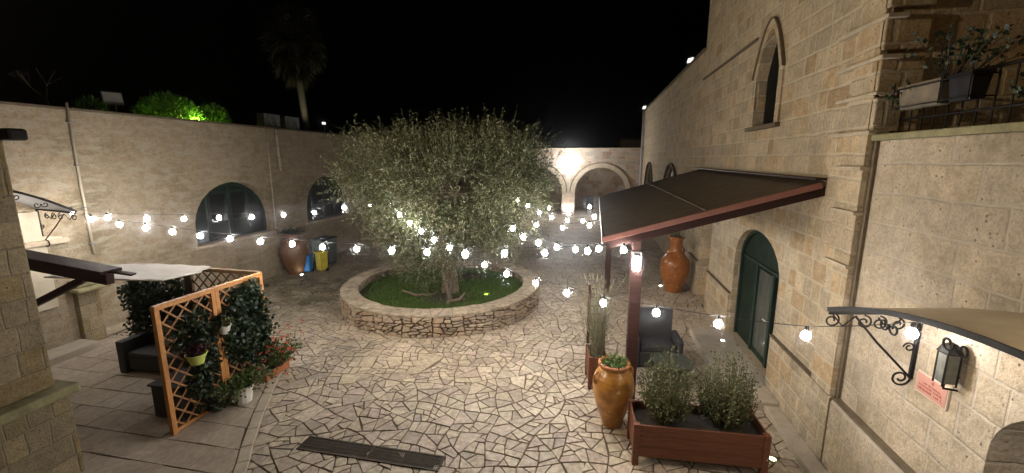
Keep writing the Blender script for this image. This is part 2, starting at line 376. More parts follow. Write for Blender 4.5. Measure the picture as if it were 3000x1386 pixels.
# ------------------------------------------------------------------ irregular slabs
def split_polys(poly, target, rng, skew=.38):
    out = []; st = [poly]
    while st:
        p = st.pop(); n = len(p)
        A = .5*abs(sum(p[i][0]*p[(i+1) % n][1]-p[(i+1) % n][0]*p[i][1] for i in range(n)))
        cx = sum(q[0] for q in p)/n; cy = sum(q[1] for q in p)/n
        xx = sum((q[0]-cx)**2 for q in p); yy = sum((q[1]-cy)**2 for q in p); xy = sum((q[0]-cx)*(q[1]-cy) for q in p)
        th = .5*math.atan2(2*xy, xx-yy)
        l1 = max(q[0]*math.cos(th)+q[1]*math.sin(th) for q in p)-min(q[0]*math.cos(th)+q[1]*math.sin(th) for q in p)
        l2 = max(-q[0]*math.sin(th)+q[1]*math.cos(th) for q in p)-min(-q[0]*math.sin(th)+q[1]*math.cos(th) for q in p)
        tg = target(cx, cy)*math.exp(rng.gauss(0, .55))
        if A < tg and l1 < 3.2*l2: out.append(p); continue
        a = th + rng.gauss(0, skew); nx, ny = math.cos(a), math.sin(a)
        pr = [(q[0]-cx)*nx+(q[1]-cy)*ny for q in p]; lo, hi = min(pr), max(pr)
        c = lo+(hi-lo)*rng.uniform(.36, .64)
        A1 = []; B1 = []
        for i in range(n):
            p0, p1 = p[i], p[(i+1) % n]; d0, d1 = pr[i]-c, pr[(i+1) % n]-c
            (A1 if d0 >= 0 else B1).append(p0)
            if d0*d1 < 0:
                t = d0/(d0-d1); q = (p0[0]+(p1[0]-p0[0])*t, p0[1]+(p1[1]-p0[1])*t); A1.append(q); B1.append(q)
        if len(A1) < 3 or len(B1) < 3: out.append(p); continue
        st += [A1, B1]
    return out
def clip_half(p, nx, ny, c):
    o = []; n = len(p)
    for i in range(n):
        a, b = p[i], p[(i+1) % n]; da = a[0]*nx+a[1]*ny-c; db = b[0]*nx+b[1]*ny-c
        if da >= 0: o.append(a)
        if da*db < 0:
            t = da/(da-db); o.append((a[0]+(b[0]-a[0])*t, a[1]+(b[1]-a[1])*t))
    return o
def inset(p, g, rng, chop=.0):
    n = len(p); A = sum(p[i][0]*p[(i+1) % n][1]-p[(i+1) % n][0]*p[i][1] for i in range(n))
    if A < 0: p = p[::-1]
    q = p
    for i in range(n):
        a, b = p[i], p[(i+1) % n]; ex, ey = b[0]-a[0], b[1]-a[1]; L = math.hypot(ex, ey)
        if L < 1e-5: continue
        nx, ny = -ey/L, ex/L; gg = g*rng.uniform(.7, 1.35)
        q = clip_half(q, nx, ny, a[0]*nx+a[1]*ny+gg)
        if len(q) < 3: return None
    if chop:                      # knock the corners off
        m = len(q); r = []
        for i in range(m):
            a, b, c = q[i-1], q[i], q[(i+1) % m]; la = math.dist(a, b); lc = math.dist(b, c); k = chop*rng.uniform(.3, 1.2)
            ka = min(k/la, .4) if la > 0 else 0; kc = min(k/lc, .4) if lc > 0 else 0
            r += [(b[0]+(a[0]-b[0])*ka, b[1]+(a[1]-b[1])*ka), (b[0]+(c[0]-b[0])*kc, b[1]+(c[1]-b[1])*kc)]
        q = r
    return q
def slabs(mb, polys, gap, fn, h0, hj, rng, chop=.012, roundin=.006):
    for p in polys:
        q = inset(p, gap, rng, chop)
        if not q or len(q) < 3: continue
        cx = sum(a[0] for a in q)/len(q); cy = sum(a[1] for a in q)/len(q); h = h0+rng.uniform(-hj, hj)
        tx, ty = rng.gauss(0, .012), rng.gauss(0, .012); n = len(q)
        def hh(a): return h+(a[0]-cx)*tx+(a[1]-cy)*ty
        def sh(a):
            d = math.hypot(a[0]-cx, a[1]-cy)+1e-6; k = max(0, 1-roundin/d); return (cx+(a[0]-cx)*k, cy+(a[1]-cy)*k)
        low = [fn(a[0], a[1], 0) for a in q]; mid = [fn(a[0], a[1], hh(a)-roundin*.6) for a in q]; top = [fn(*sh(a), hh(a)) for a in q]
        mb.add(low+mid+top, [tuple(2*n+i for i in range(n))] + [(k*n+i, k*n+(i+1) % n, (k+1)*n+(i+1) % n, (k+1)*n+i) for k in (0, 1) for i in range(n)])

rng = random.Random(3)
# ------------------------------------------------------------------ ground
mb = MB(); mb.add([(-150, -150, -.03), (150, -150, -.03), (150, 150, -.03), (-150, 150, -.03)], [(0, 1, 2, 3)])
tag(mb.build('ground', M['soil'], fix=False), kind='structure')
mb = MB(); mb.add([(-11.2, 0, -.004), (3.3, 0, -.004), (3.3, 33.5, -.004), (-11.2, 33.5, -.004)], [(0, 1, 2, 3)])
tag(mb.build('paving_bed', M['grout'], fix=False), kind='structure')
mb = MB()
RC = (-4.2, 11.1); RO = 2.75
gx, gy = 15, 29; gv = {}
for a in range(gx+1):
    for b in range(gy+1):
        jx = 0 if a in (0, gx) else rng.uniform(-.27, .27); jy = 0 if b in (0, gy) else rng.uniform(-.27, .27)
        gv[a, b] = (-10.83+13.9*a/gx+jx, 3.0+27.*b/gy+jy)
pl = []
for a in range(gx):
    for b in range(gy): pl += split_polys([gv[a, b], gv[a+1, b], gv[a+1, b+1], gv[a, b+1]], lambda x, y: .050 if y < 15 else .085, rng, .20)
def warp(x, y): return (x+.055*math.sin(2.3*y+1.1*x)+.03*math.sin(6.1*y-2.*x+1), y+.055*math.sin(2.1*x-1.3*y+2)+.03*math.sin(5.7*x+1.7*y))
pl = [[warp(*q) for q in p] for p in pl]
pl = [p for p in pl if math.hypot(sum(a[0] for a in p)/len(p)-RC[0], sum(a[1] for a in p)/len(p)-RC[1]) < 99 and not (
      math.hypot(sum(a[0] for a in p)/len(p)-RC[0], sum(a[1] for a in p)/len(p)-RC[1]) < RO-.45)]
slabs(mb, pl, .0086, lambda x, y, d: (x, y, d), .012, .004, rng, chop=.016)
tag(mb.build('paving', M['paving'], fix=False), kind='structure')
# terrace with its curved kerb
kerb = [(-6.02, 7.15), (-5.84, 6.75), (-5.6, 6.2), (-5.33, 5.72), (-5.06, 5.24), (-4.82, 4.85), (-4.6, 4.5), (-4.4, 4.22), (-4.2, 3.9), (-3.95, 3.4), (-3.85, 2.6)]
ter = kerb + [(-11.1, 2.6), (-11.1, 7.15)]
mb = MB(); mb.prism(ter, lambda u, v, d: (u, v, d), .002, .026)
tag(mb.build('terrace_bed', M['grout']), kind='structure')
def inside(p, poly):
    c = False; n = len(poly)
    for i in range(n):
        a, b = poly[i], poly[(i+1) % n]
        if (a[1] > p[1]) != (b[1] > p[1]) and p[0] < (b[0]-a[0])*(p[1]-a[1])/(b[1]-a[1])+a[0]: c = not c
    return c
mb = MB(); rows = []; y = 2.6
while y < 7.15:
    x = -11.1 + rng.uniform(-.6, 0)
    h = min(.445, 7.15-y)
    while x < -3.8:
        w = rng.choice([.42, .55, .62, .7]); q = [(x, y), (x+w, y), (x+w, y+h), (x, y+h)]
        # trim each tile against the kerb
        for i in range(len(kerb)-1):
            a, b = kerb[i], kerb[i+1]
            if max(a[1], b[1]) < y or min(a[1], b[1]) > y+h: continue
            ex, ey = b[0]-a[0], b[1]-a[1]; L = math.hypot(ex, ey); nx, ny = ey/L, -ex/L
            q = clip_half(q, nx, ny, a[0]*nx+a[1]*ny+.16)
            if len(q) < 3: break
        if len(q) >= 3: rows.append(q)
        x += w
    y += h
slabs(mb, rows, .006, lambda x, y, d: (x, y, .022+d), .014, .002, rng, chop=.004, roundin=.004)
tag(mb.build('terrace', M['tiles'], fix=False), kind='structure')
mb = MB()
kp = [Vector((*p, 0)) for p in kerb]
for i in range(len(kp)-1):
    a, b = kp[i], kp[i+1]; n = max(1, round((b-a).length/.5)); d = (b-a).normalized(); r = Vector((d.y, -d.x, 0))
    for k in range(n):
        p = a+(b-a)*(k/n)+d*.004; q = a+(b-a)*((k+1)/n)-d*.004
        vs = [p+r*.0, q+r*.0, q+r*.155, p+r*.155]
        mb.add([(*v.xy, .0) for v in vs]+[(*v.xy, .05) for v in vs], [(0, 1, 2, 3), (4, 5, 6, 7), (0, 1, 5, 4), (1, 2, 6, 5), (2, 3, 7, 6), (3, 0, 4, 7)])
tag(mb.build('kerb', M['kerb'], bevel=.012), kind='structure')

# ------------------------------------------------------------------ right hand building: tower part
WX = 3.07
tower = thing('stone_tower', 'tall warm stone building with pointed slit window above the porch roof', 'building', (3.6, 10, 0))
door_hole = arch(7.53, 9.82, .15, 1.95, 2.66)
lanc = arch(8.42, 9.48, 4.63, 5.55, 6.32, 24, True)
niche = [(11.8, .03), (12.9, .03), (12.9, 2.75), (11.8, 2.75)]
mb = MB(); mb.prism([(5.6, 0), (14.05, 0), (14.05, 13), (5.6, 13)], onX(WX), 0, .62, [door_hole, lanc, niche])
mb.prism([(5.6, 0), (14.05, 0), (14.05, 13), (5.6, 13)], onX(WX+5), 0, .1)
mb.box(WX+.62, WX+5, 5.6, 5.9, 0, 13).box(WX+.62, WX+5, 13.75, 14.05, 0, 13)
mb.build('wall', M['ashlar'], tower)
# niche back, plinth with weathered top
mb = MB(); mb.box(WX+.36, WX+.5, 11.7, 13.0, 0, 2.8); mb.build('niche_panel', M['ashlar'], tower)
for y0, y1 in ((5.6, 7.50), (9.85, 11.78), (12.92, 14.05)):
    mb = MB(); mb.add([(WX-.002, y0, 0), (WX-.05, y0, 0), (WX-.05, y0, 1.0), (WX-.002, y0, 1.05), (WX-.002, y1, 0), (WX-.05, y1, 0), (WX-.05, y1, 1.0), (WX-.002, y1, 1.05)],
           [(0, 1, 2, 3), (7, 6, 5, 4), (1, 5, 6, 2), (2, 6, 7, 3), (0, 3, 7, 4), (0, 4, 5, 1)])
    pn = mb.build('plinth', M['ashlar'], tower)
    mb = MB(); mb.beam((WX-.03, y0, 1.045), (WX-.03, y1, 1.045), .075, .022); mb.build('plinth_moulding', M['darkline'], pn)
# corner pilaster and its projecting courses
mb = MB(); mb.box(WX-.07, WX-.002, 5.57, 6.04, 1.05, 13)
pil = mb.build('pilaster', M['ashlar'], tower)
for z, dy in ((2.7, 0), (3.35, 0), (3.87, 0), (4.27, .06), (4.68, .09), (5.06, .1), (5.47, .1), (5.9, .1), (6.35, .1), (6.8, .1), (7.2, .1)):
    e = 6.06 if z < 4 else 6.3+rng.uniform(-.1, .15)
    mb = MB(); mb.box(WX-.105, WX+.1, 5.56-dy, e, z, z+.045); mb.build('ledge', M['plain'], pil, bevel=.008)
for k in range(11):
    z = 4.3+k*.43; mb = MB(); mb.box(WX-.07, WX+.35, 5.53-rng.uniform(0, .03), 5.6, z, z+.36); mb.build('quoin', M['ashlar'], pil, bevel=.012)
# pointed window
win = MB(); win.prism(arch_band(8.42, 9.48, 5.55, 6.32, .17, 28, .92, True), onX(WX), -.03, -.001)
wf = win.build('lancet_window', M['ashlar'], tower)
mb = MB(); mb.prism(arch_band(8.25, 9.65, 5.55, 6.49, .03, 28, .0, True), onX(WX), -.06, -.004); mb.build('hood_moulding', M['darkline'], wf)
mb = MB(); mb.box(WX-.09, WX+.05, 8.2, 9.72, 4.55, 4.625); mb.build('sill', M['darkline'], wf, bevel=.01)
mb = MB(); mb.prism(arch(8.40, 9.50, 4.6, 5.55, 6.34, 24, True), onX(WX+.17), 0, .03); mb.build('pane', M['pane'], wf)
mb = MB(); mb.beam((WX-.02, 14.05, 6.33), (WX-.02, 9.66, 6.33), .05, .05); mb.build('string_course', M['darkline'], tower)
# big green door under the porch
dr = MB(); dr.prism(arch_band(7.60, 9.76, 1.93, 2.60, .10, 24, 1.77), onX(WX+0.12), 0, .08)
door = dr.build('door', M['greenframe'], tower)
mb = MB(); mb.prism(arch(7.55, 9.80, 1.99, 2.0, 2.64), onX(WX+0.18), 0, .03); mb.build('fanlight', M['greenpaint'], door)
mb = MB(); mb.box(WX+0.15, WX+0.21, 7.62, 9.74, 1.93, 1.99); mb.build('transom', M['greenframe'], door)
mb = MB(); mb.box(WX+0.17, WX+0.20, 8.94, 9.74, .16, 1.93); mb.build('leaf', M['greenpaint'], door)
mb = MB(); mb.box(WX+0.14, WX+0.22, 8.86, 8.95, .16, 1.95); mb.build('stile', M['greenframe'], door, bevel=.006)
mb = MB(); mb.box(WX+0.18, WX+0.20, 8.16, 8.86, .24, 1.88); mb.build('glass', M['curtain'], door)
mb = MB(); mb.box(WX+0.14, WX+0.22, 8.06, 8.16, .16, 1.95); mb.build('stile', M['greenframe'], door, bevel=.006)
mb = MB(); mb.box(WX+0.19, WX+0.21, 7.62, 8.06, .16, 1.95); mb.build('leaf', M['pane'], door)
mb = MB(); mb.box(WX+0.165, WX+0.215, 8.16, 8.86, .16, .26); mb.build('bottom_rail', M['greenframe'], door)
mb = MB(); mb.tube([(WX+.16, 8.11, 1.05), (WX+.09, 8.11, 1.05), (WX+.09, 8.25, 1.05)], .012); mb.build('handle', M['lampgrey'], door)
mb = MB(); mb.box(WX+.6, WX+.7, 7.3, 10, 0, 3); mb.build('backing', M['void'], tower)
# door platform
mb = MB(); mb.box(2.27, WX-.055, 6.86, 9.9, .0, .15)
mb.box(WX-.06, WX+.25, 7.54, 9.81, .0, .148)
tag(mb.build('door_platform', M['step'], bevel=.012), 'low pale stone platform in front of the arched green door', 'step')

# ------------------------------------------------------------------ right hand building: long low wing
wing = thing('stone_wing', 'long low pale stone wing with two hooded arched windows beyond the porch', 'building', (3.6, 22, 0))
wins = [(17.0, 20.3), (24.3, 27.6)]
hol = [arch(a, b, 1.5, 2.3, 3.75) for a, b in wins]
mb = MB(); mb.prism([(14.05, 0), (30.6, 0), (30.6, 7.15), (14.05, 7.15)], onX(WX), 0, .5, hol)
mb.box(WX+.5, WX+5, 30.1, 30.6, 0, 7.1); mb.build('wall', M['ashlar'], wing)
mb = MB(); mb.box(WX+.4, WX+5, 14.05, 30.1, 6.9, 7.0); mb.build('roof', M['roofdeck'], wing)
mb = MB(); mb.box(WX-.06, WX+.5, 14.06, 30.62, 7.152, 7.22); mb.build('parapet', M['darkline'], wing)
mb = MB(); mb.box(WX-.05, WX-.001, 14.06, 30.6, 6.30, 6.36); mb.build('string_course', M['plain'], wing, bevel=.01)
for a, b in wins:
    mb = MB(); mb.prism(arch(a-.02, b+.02, 1.48, 2.3, 3.77), onX(WX+.12), 0, .04); w = mb.build('window', M['pane'], wing)
    mb = MB(); mb.prism(arch_band(a, b, 2.3, 3.75, .09, 24, .3), onX(WX), -.09, -.002); mb.build('hood_moulding', M['darkline'], w)
    mb = MB(); mb.box(WX+.08, WX+.118, (a+b)/2-.05, (a+b)/2+.05, 1.5, 3.7).box(WX+.085, WX+.115, a, b, 2.3, 2.38); mb.build('frame', M['greenframe'], w)
mb = MB(); mb.box(WX-.05, WX-.002, 14.06, 30, 0, 1.0); mb.build('plinth', M['ashlar'], wing)

# ------------------------------------------------------------------ right hand building: near part with sunk panel
near = thing('stone_annexe', 'pale stone house front with sunk panel behind the curved door canopy', 'building', (3.6, 3, 0))
dhole = arch(2.35, 3.62, .06, 1.75, 2.28)
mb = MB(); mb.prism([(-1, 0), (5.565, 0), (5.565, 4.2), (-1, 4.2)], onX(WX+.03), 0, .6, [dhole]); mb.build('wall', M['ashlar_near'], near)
for y0, y1 in ((-1, 2.33), (3.64, 5.56)):
    mb = MB(); mb.add([(WX+.028, y0, 0), (WX-.05, y0, 0), (WX-.05, y0, .98), (WX+.028, y0, 1.05), (WX+.028, y1, 0), (WX-.05, y1, 0), (WX-.05, y1, .98), (WX+.028, y1, 1.05)],
           [(0, 1, 2, 3), (7, 6, 5, 4), (1, 5, 6, 2), (2, 6, 7, 3), (0, 3, 7, 4), (0, 4, 5, 1)])
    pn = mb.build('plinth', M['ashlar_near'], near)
    mb = MB(); mb.beam((WX-.01, y0, 1.04), (WX-.01, y1-.02, 1.04), .08, .03); mb.build('plinth_moulding', M['darkline'], pn)
mb = MB(); mb.beam((WX+.01, 5.535, 1.06), (WX+.01, 5.535, 4.2), .05, .03); mb.build('seam_shadow_strip', M['darkline'], near)  # dark strip that paints the shadow line of the seam groove
mb = MB(); mb.box(WX-.04, WX+.75, -1, 5.565, 4.202, 4.27); mb.build('ledge', M['moss'], near, bevel=.012)
mb = MB(); mb.box(WX+.63, 6, -1, 5.59, 4.1, 4.2); mb.build('terrace_floor', M['roofdeck'], near)
mb = MB(); mb.box(4.9, 5.2, -1, 5.595, 4.2, 12); mb.build('upper_wall', M['dark_tower'], near)
mb = MB(); mb.box(WX+.4, WX+.46, 2.36, 3.6, .06, 2.3); mb.build('door', M['darkwood'], near)
mb = MB(); mb.box(WX-.28, WX-.054, -1, 6.85, .0, .10); tag(mb.build('kerb_strip', M['kerb'], bevel=.01), kind='structure')

# balcony railing with its boxes
rail = thing('balcony_railing', 'black iron railing along the upper terrace edge', 'railing', (3.25, 4, 4.27))
RX = 3.25
mb = MB(); mb.tube([(RX, y, 4.42) for y in (0, 5.58)], .013); mb.tube([(RX, y, 4.76) for y in (0, 5.58)], .016)
mb.build('rail', M['iron'], rail)
for k in range(24):
    y = 5.5-k*.16; mb = MB(); mb.tube([(RX, y, 4.27), (RX, y, 4.76)], .008); mb.build('baluster', M['iron'], rail)
def trough(name, label, y0, y1, mat, X=3.14, z0=4.50, z1=4.73):
    t = thing(name, label, 'planter', (X, (y0+y1)/2, z0))
    mb = MB()
    a = .075; b = .055
    vs = [(X-b, y0+.02, z0), (X+b, y0+.02, z0), (X+b, y1-.02, z0), (X-b, y1-.02, z0), (X-a, y0, z1), (X+a, y0, z1), (X+a, y1, z1), (X-a, y1, z1)]
    mb.add(vs, [(3, 2, 1, 0), (0, 1, 5, 4), (1, 2, 6, 5), (2, 3, 7, 6), (3, 0, 4, 7)])
    mb.box(X-a-.01, X+a+.01, y0-.01, y1+.01, z1-.02, z1+.004); mb.build('box', mat, t, bevel=.006)
    mb = MB()
    for z in (z0+.02, z1-.03): mb.tube([(X+.1, y0-.02, z), (X-.1, y0-.02, z), (X-.1, y1+.02, z), (X+.1, y1+.02, z)], .007)
    for y in (y0-.02, y1+.02): mb.tube([(X-.1, y, z0), (X-.1, y, z1+.05)], .007)
    mb.build('holder', M['iron'], t); return t
trough('window_box', 'pale trough hung on the iron balcony railing nearest the corner', 4.70, 5.28, M['weathered'])
trough('window_box', 'dark empty-looking trough hung on the balcony railing', 4.38, 4.64, M['darkpot'], z0=4.50)

def sprig_plant(c, n, spread, height, L, W, rg, droop=.2, lean=(0, 0), stems=True, per=14, start=.15):
    """stems fanning from c with leaves along them; returns leaf verts and stem tubes"""
    vl = []; mb = MB()
    for i in range(n):
        a = rg.uniform(0, 2*PI); s = spread*math.sqrt(rg.uniform(0, 1)); h = height*rg.uniform(.55, 1.)
        b0 = np.array([c[0]+.25*s*math.cos(a), c[1]+.25*s*math.sin(a), c[2]])
        tip = np.array([c[0]+s*math.cos(a)+lean[0]*h, c[1]+s*math.sin(a)+lean[1]*h, c[2]+h])
        t = np.linspace(start, 1, per)[:, None]
        bend = np.array([math.cos(a), math.sin(a), -1])*droop*s
        pts = b0+(tip-b0)*t+bend*(t**2.5)
        pts = pts+rg.normal(size=pts.shape)*.006
        d = rg.normal(size=pts.shape)*.8+np.array([math.cos(a)*.3, math.sin(a)*.3, .45])
        vl.append(leaves_np(pts, d, L, W, rg))
        if stems: mb.tube([tuple(b0), tuple(b0+(tip-b0)*.5+bend*.17), tuple(tip+bend)], [.006, .004, .002], 4, False)
    return vl, mb
rg = np.random.default_rng(5)
def pot_plant(name, label, cat, c, n, spread, height, L, W, mat, group=None, stem='stem', **kw):
    t = thing(name, label, cat, c, group=group)
    vl, mb = sprig_plant(c, n, spread, height, L, W, rg, **kw)
    leaf_object('foliage', vl, mat, t); mb.build('stems', M[stem], t, fix=False); return t
pot_plant('balcony_plant', 'straggly leafy plant growing above the balcony troughs', 'plant', (3.2, 4.80, 4.70), 24, .40, .52, .055, .036, M['ivy'], stem='earth', lean=(0, -.45), per=10, start=.35)
pot_plant('balcony_plant', 'low trailing plant on the balcony railing at the tower corner', 'plant', (3.2, 5.3, 4.5), 16, .25, .3, .05, .035, M['ivy'], per=8)
pot_plant('balcony_plant', 'yellowish plant hanging low on the balcony railing at right edge', 'plant', (3.2, 4.02, 4.45), 16, .16, .2, .045, .03, M['ivy'], stem='earth', per=8)

# ------------------------------------------------------------------ curved door canopies with scrollwork
def scroll(c, e1, e2, r, turns=1.35, n=26, start=0., k=.28):
    c = Vector(c); e1 = Vector(e1); e2 = Vector(e2); out = []
    for i in range(n+1):
        t = i/n; a = start+turns*2*PI*t; rr = r*(1-(1-k)*t); out.append(c+e1*rr*math.cos(a)+e2*rr*math.sin(a))
    return out
def canopy(name, label, X0, out, yc, half, zs, rise, drop, mat, ex=2.):
    """arched sheet from the wall at X0 reaching 'out' (signed) over the door at yc"""
    t = thing(name, label, 'canopy', (X0, yc, zs), group='arched door canopies with iron scrolls')
    n = 20; ys = [yc-half+2*half*i/n for i in range(n+1)]
    zz = [zs+rise*(1-abs((y-yc)/half)**ex) for y in ys]
    mb = MB(); vs = []
    for y, z in zip(ys, zz): vs += [(X0, y, z), (X0+out, y, z-drop), (X0, y, z-.012), (X0+out, y, z-drop-.012)]
    fs = []
    for i in range(n): a, b = 4*i, 4*i+4; fs += [(a, b, b+1, a+1), (a+3, b+3, b+2, a+2), (a+1, b+1, b+3, a+3), (a, a+2, b+2, b)]
    fs += [(0, 1, 3, 2), (4*n, 4*n+2, 4*n+3, 4*n+1)]
    mb.add(vs, fs); mb.build('sheet', mat, t, smooth=False)
    s = 1 if out > 0 else -1
    mb = MB()
    for dx, w, h, dz in ((out, .03, .05, .0),):
        for i in range(n): mb.beam((X0+dx+s*.012, ys[i], zz[i]-drop-.006), (X0+dx+s*.012, ys[i+1], zz[i+1]-drop-.006), .016, .042)
    mb.build('front_edge', M['iron'], t)
    for y in (yc-half+.03, yc+half-.03):
        z1 = zs+.02-drop-.05; mb = MB(); e1 = Vector((s, 0, 0)); e2 = Vector((0, 0, 1)); L = abs(out)
        mb.beam((X0, y, z1+.06), (X0+out*1.02, y, z1), .022, .035)
        mb.beam((X0+s*.015, y, z1+.06), (X0+s*.015, y, z1-.62), .03, .03)
        mb.tube([(X0+out*.72, y, z1-.02), (X0+out*.45, y, z1-.27), (X0+s*.03, y, z1-.6)], .011)
        for q, r in ((.98, .075), (.62, .07), (.45, .07), (.25, .06)):
            mb.tube(scroll((X0+out*q, y, z1-.075), e1, e2, r, 1.3, 22, PI/2), .0085)
        for q in (.85, .35): mb.tube([(X0+out*(q+.12), y, z1-.02), (X0+out*q, y, z1-.13), (X0+out*(q-.12), y, z1-.03)], .008)
        mb.tube(scroll((X0+s*.10, y, z1-.62), e1, e2, .085, 1.4, 26, PI), .010)
        mb.tube(scroll((X0+s*.07, y, z1-.30), e1, e2, .05, 1.3, 20, 0), .008)
        mb.build('bracket', M['iron'], t)
    for i in range(4, n-2, 3):
        y = ys[i]; z = zz[i]-drop-.12; r = .055
        for sg in (-1, 1): mb = MB(); mb.tube(scroll((X0+out-s*.01, y+sg*.06, z), (0, sg, 0), (0, 0, 1), r, 1.1, 20, PI*.9), .008); mb.build('scroll', M['iron'], t)
    return t
canopy('door_canopy', 'arched beige door canopy with iron scrolls at the right edge', WX+.03, -.78, 2.45, 2.06, 2.60, .42, .06, M['canopy_top'])
canopy('door_canopy', 'white arched door canopy with iron scrolls on the left wall', -10.83, .95, 5.1, 1.25, 3.02, .56, .02, M['canopy_white'], 1.5)

# dark lantern on the right wall
lan = thing('wall_lantern', 'unlit dark iron wall lantern beneath the arched beige canopy', 'lantern', (WX, 4.0, 2.3))
mb = MB(); mb.box(2.945, 3.045, 3.93, 4.03, 2.12, 2.38); mb.build('glass_body', M['lanterngrey'], lan, bevel=.008)
mb = MB(); mb.box(2.935, 3.055, 3.92, 4.04, 2.382, 2.40)
for x in (2.945, 3.045):
    for y in (3.93, 4.03): mb.tube([(x, y, 2.10), (x, y, 2.39)], .008)
mb.lathe([(.08, 0), (.06, .05), (.015, .08)], (2.995, 3.98, 2.40), 8)
mb.tube([(2.995, 3.98, 2.12), (2.995, 3.98, 2.06), (WX+.03, 3.98, 2.05)], .01)
mb.build('cage', M['iron'], lan)

# pink notice
sg = thing('wall_sign', 'small pink notice with white rim and red print under the lantern', 'sign', (WX, 4.2, 1.9))
mb = MB(); mb.box(WX+.012, WX+.029, 4.03, 4.40, 1.825, 2.03); mb.build('rim', M['signwhite'], sg, bevel=.003)
mb = MB(); mb.box(WX+.008, WX+.0135, 4.043, 4.387, 1.838, 2.017); mb.build('panel', M['signpink'], sg)
mb = MB(); r2 = random.Random(9)
mb.prism([(4.20+.014*math.cos(a)*(1+.2*math.cos(3*a)), 1.985+.017*math.sin(a)) for a in [2*PI*i/12 for i in range(12)]], onX(WX), .0055, .0085)
for z, y0, y1, h in ((1.945, 4.10, 4.33, .016), (1.915, 4.08, 4.355, .022), (1.880, 4.08, 4.355, .024)):
    y = y1
    while y > y0:
        w = r2.uniform(.014, .022); hh = h*r2.uniform(.75, 1.)
        if r2.random() > .14:
            mb.box(WX+.0055, WX+.0085, y-w*.25, y-.001, z-hh/2, z+hh/2); mb.box(WX+.0055, WX+.0085, y-w*.82, y-w*.3, z-hh/2, z-hh/2+.005+r2.choice([0, hh*.5]))
        y -= w
mb.build('print', M['signred'], sg)

# ------------------------------------------------------------------ porch
porch = thing('timber_porch', 'dark lean-to porch roof on red timber posts in front of the arched door', 'porch', (.6, 10, 0))
EY0, EY1 = 6.45, 13.75
def rz(x): return 2.80+(x-.16)/(WX-.16)*.87
mb = MB(); mb.add([(x, y, rz(x)+dz) for x in (.16, WX-.002) for y in (EY0, EY1) for dz in (-.03, .03)], [(0, 1, 3, 2), (4, 6, 7, 5), (0, 4, 5, 1), (2, 3, 7, 6), (0, 2, 6, 4), (1, 5, 7, 3)])
mb.build('roof', M['rooftile'], porch)
mb = MB(); mb.beam((1.62, EY0+.01, rz(1.62)+.033), (1.62, EY1-.01, rz(1.62)+.033), .09, .010); mb.build('roof_seam', M['rooftile'], porch)
mb = MB(); mb.beam((.13, EY0-.014, rz(.13)+.0), (WX-.06, EY0-.014, rz(WX-.06)+.0), .028, .085); mb.build('fascia', M['fascia'], porch, bevel=.006)
mb = MB(); mb.beam((.14, EY0-.0, rz(.16)-.03), (.14, EY1, rz(.16)-.03), .028, .13); mb.build('fascia', M['greymetal'], porch, bevel=.006)
mb = MB(); mb.beam((WX-.08, EY0-.02, rz(WX)+.06), (WX-.08, EY1, rz(WX)+.06), .14, .035); mb.build('flashing', M['darkwood'], porch, bevel=.006)
for k in range(9):
    y = EY0+.05+(EY1-EY0-.2)*k/8; mb = MB(); mb.beam((.22, y, rz(.22)-.10), (WX-.01, y, rz(WX)-.10), .09, .13); mb.build('rafter', M['darkwood'], porch)
mb = MB(); mb.beam((.66, EY0+.1, 2.70), (.66, EY1-.1, 2.70), .13, .16); mb.build('beam', M['redwood'], porch, bevel=.008)
mb = MB(); mb.box(.575, .745, 6.46, 6.64, .0, 2.62); mb.build('post', M['redwood'], porch, bevel=.01)
mb = MB(); mb.box(.36, .52, 12.1, 12.26, .0, 2.72); mb.build('post', M['redwood'], porch, bevel=.01)
mb = MB(); mb.box(.40, .55, 9.3, 9.46, .0, 2.70)
# lamp on the front post
lmp = thing('post_lamp', 'brightly lit glass lamp on top of the front porch post', 'lamp', (.60, 6.42, 2.45))
mb = MB(); mb.box(.585, .715, 6.415, 6.455, 2.40, 2.62); mb.build('bracket', M['greymetal'], lmp)
mb = MB(); mb.lathe([(.02, -.15), (.05, -.13), (.056, .0), (.05, .06), (.02, .08)], (.645, 6.355, 2.50), 16); mb.build('glass', M['lantern'], lmp, smooth=True)
mb = MB(); mb.lathe([(.045, .085), (.06, .09), (.05, .11)], (.645, 6.36, 2.50), 16); mb.tube([(.645, 6.42, 2.60), (.645, 6.36, 2.60)], .012); mb.build('cap', M['iron'], lmp)

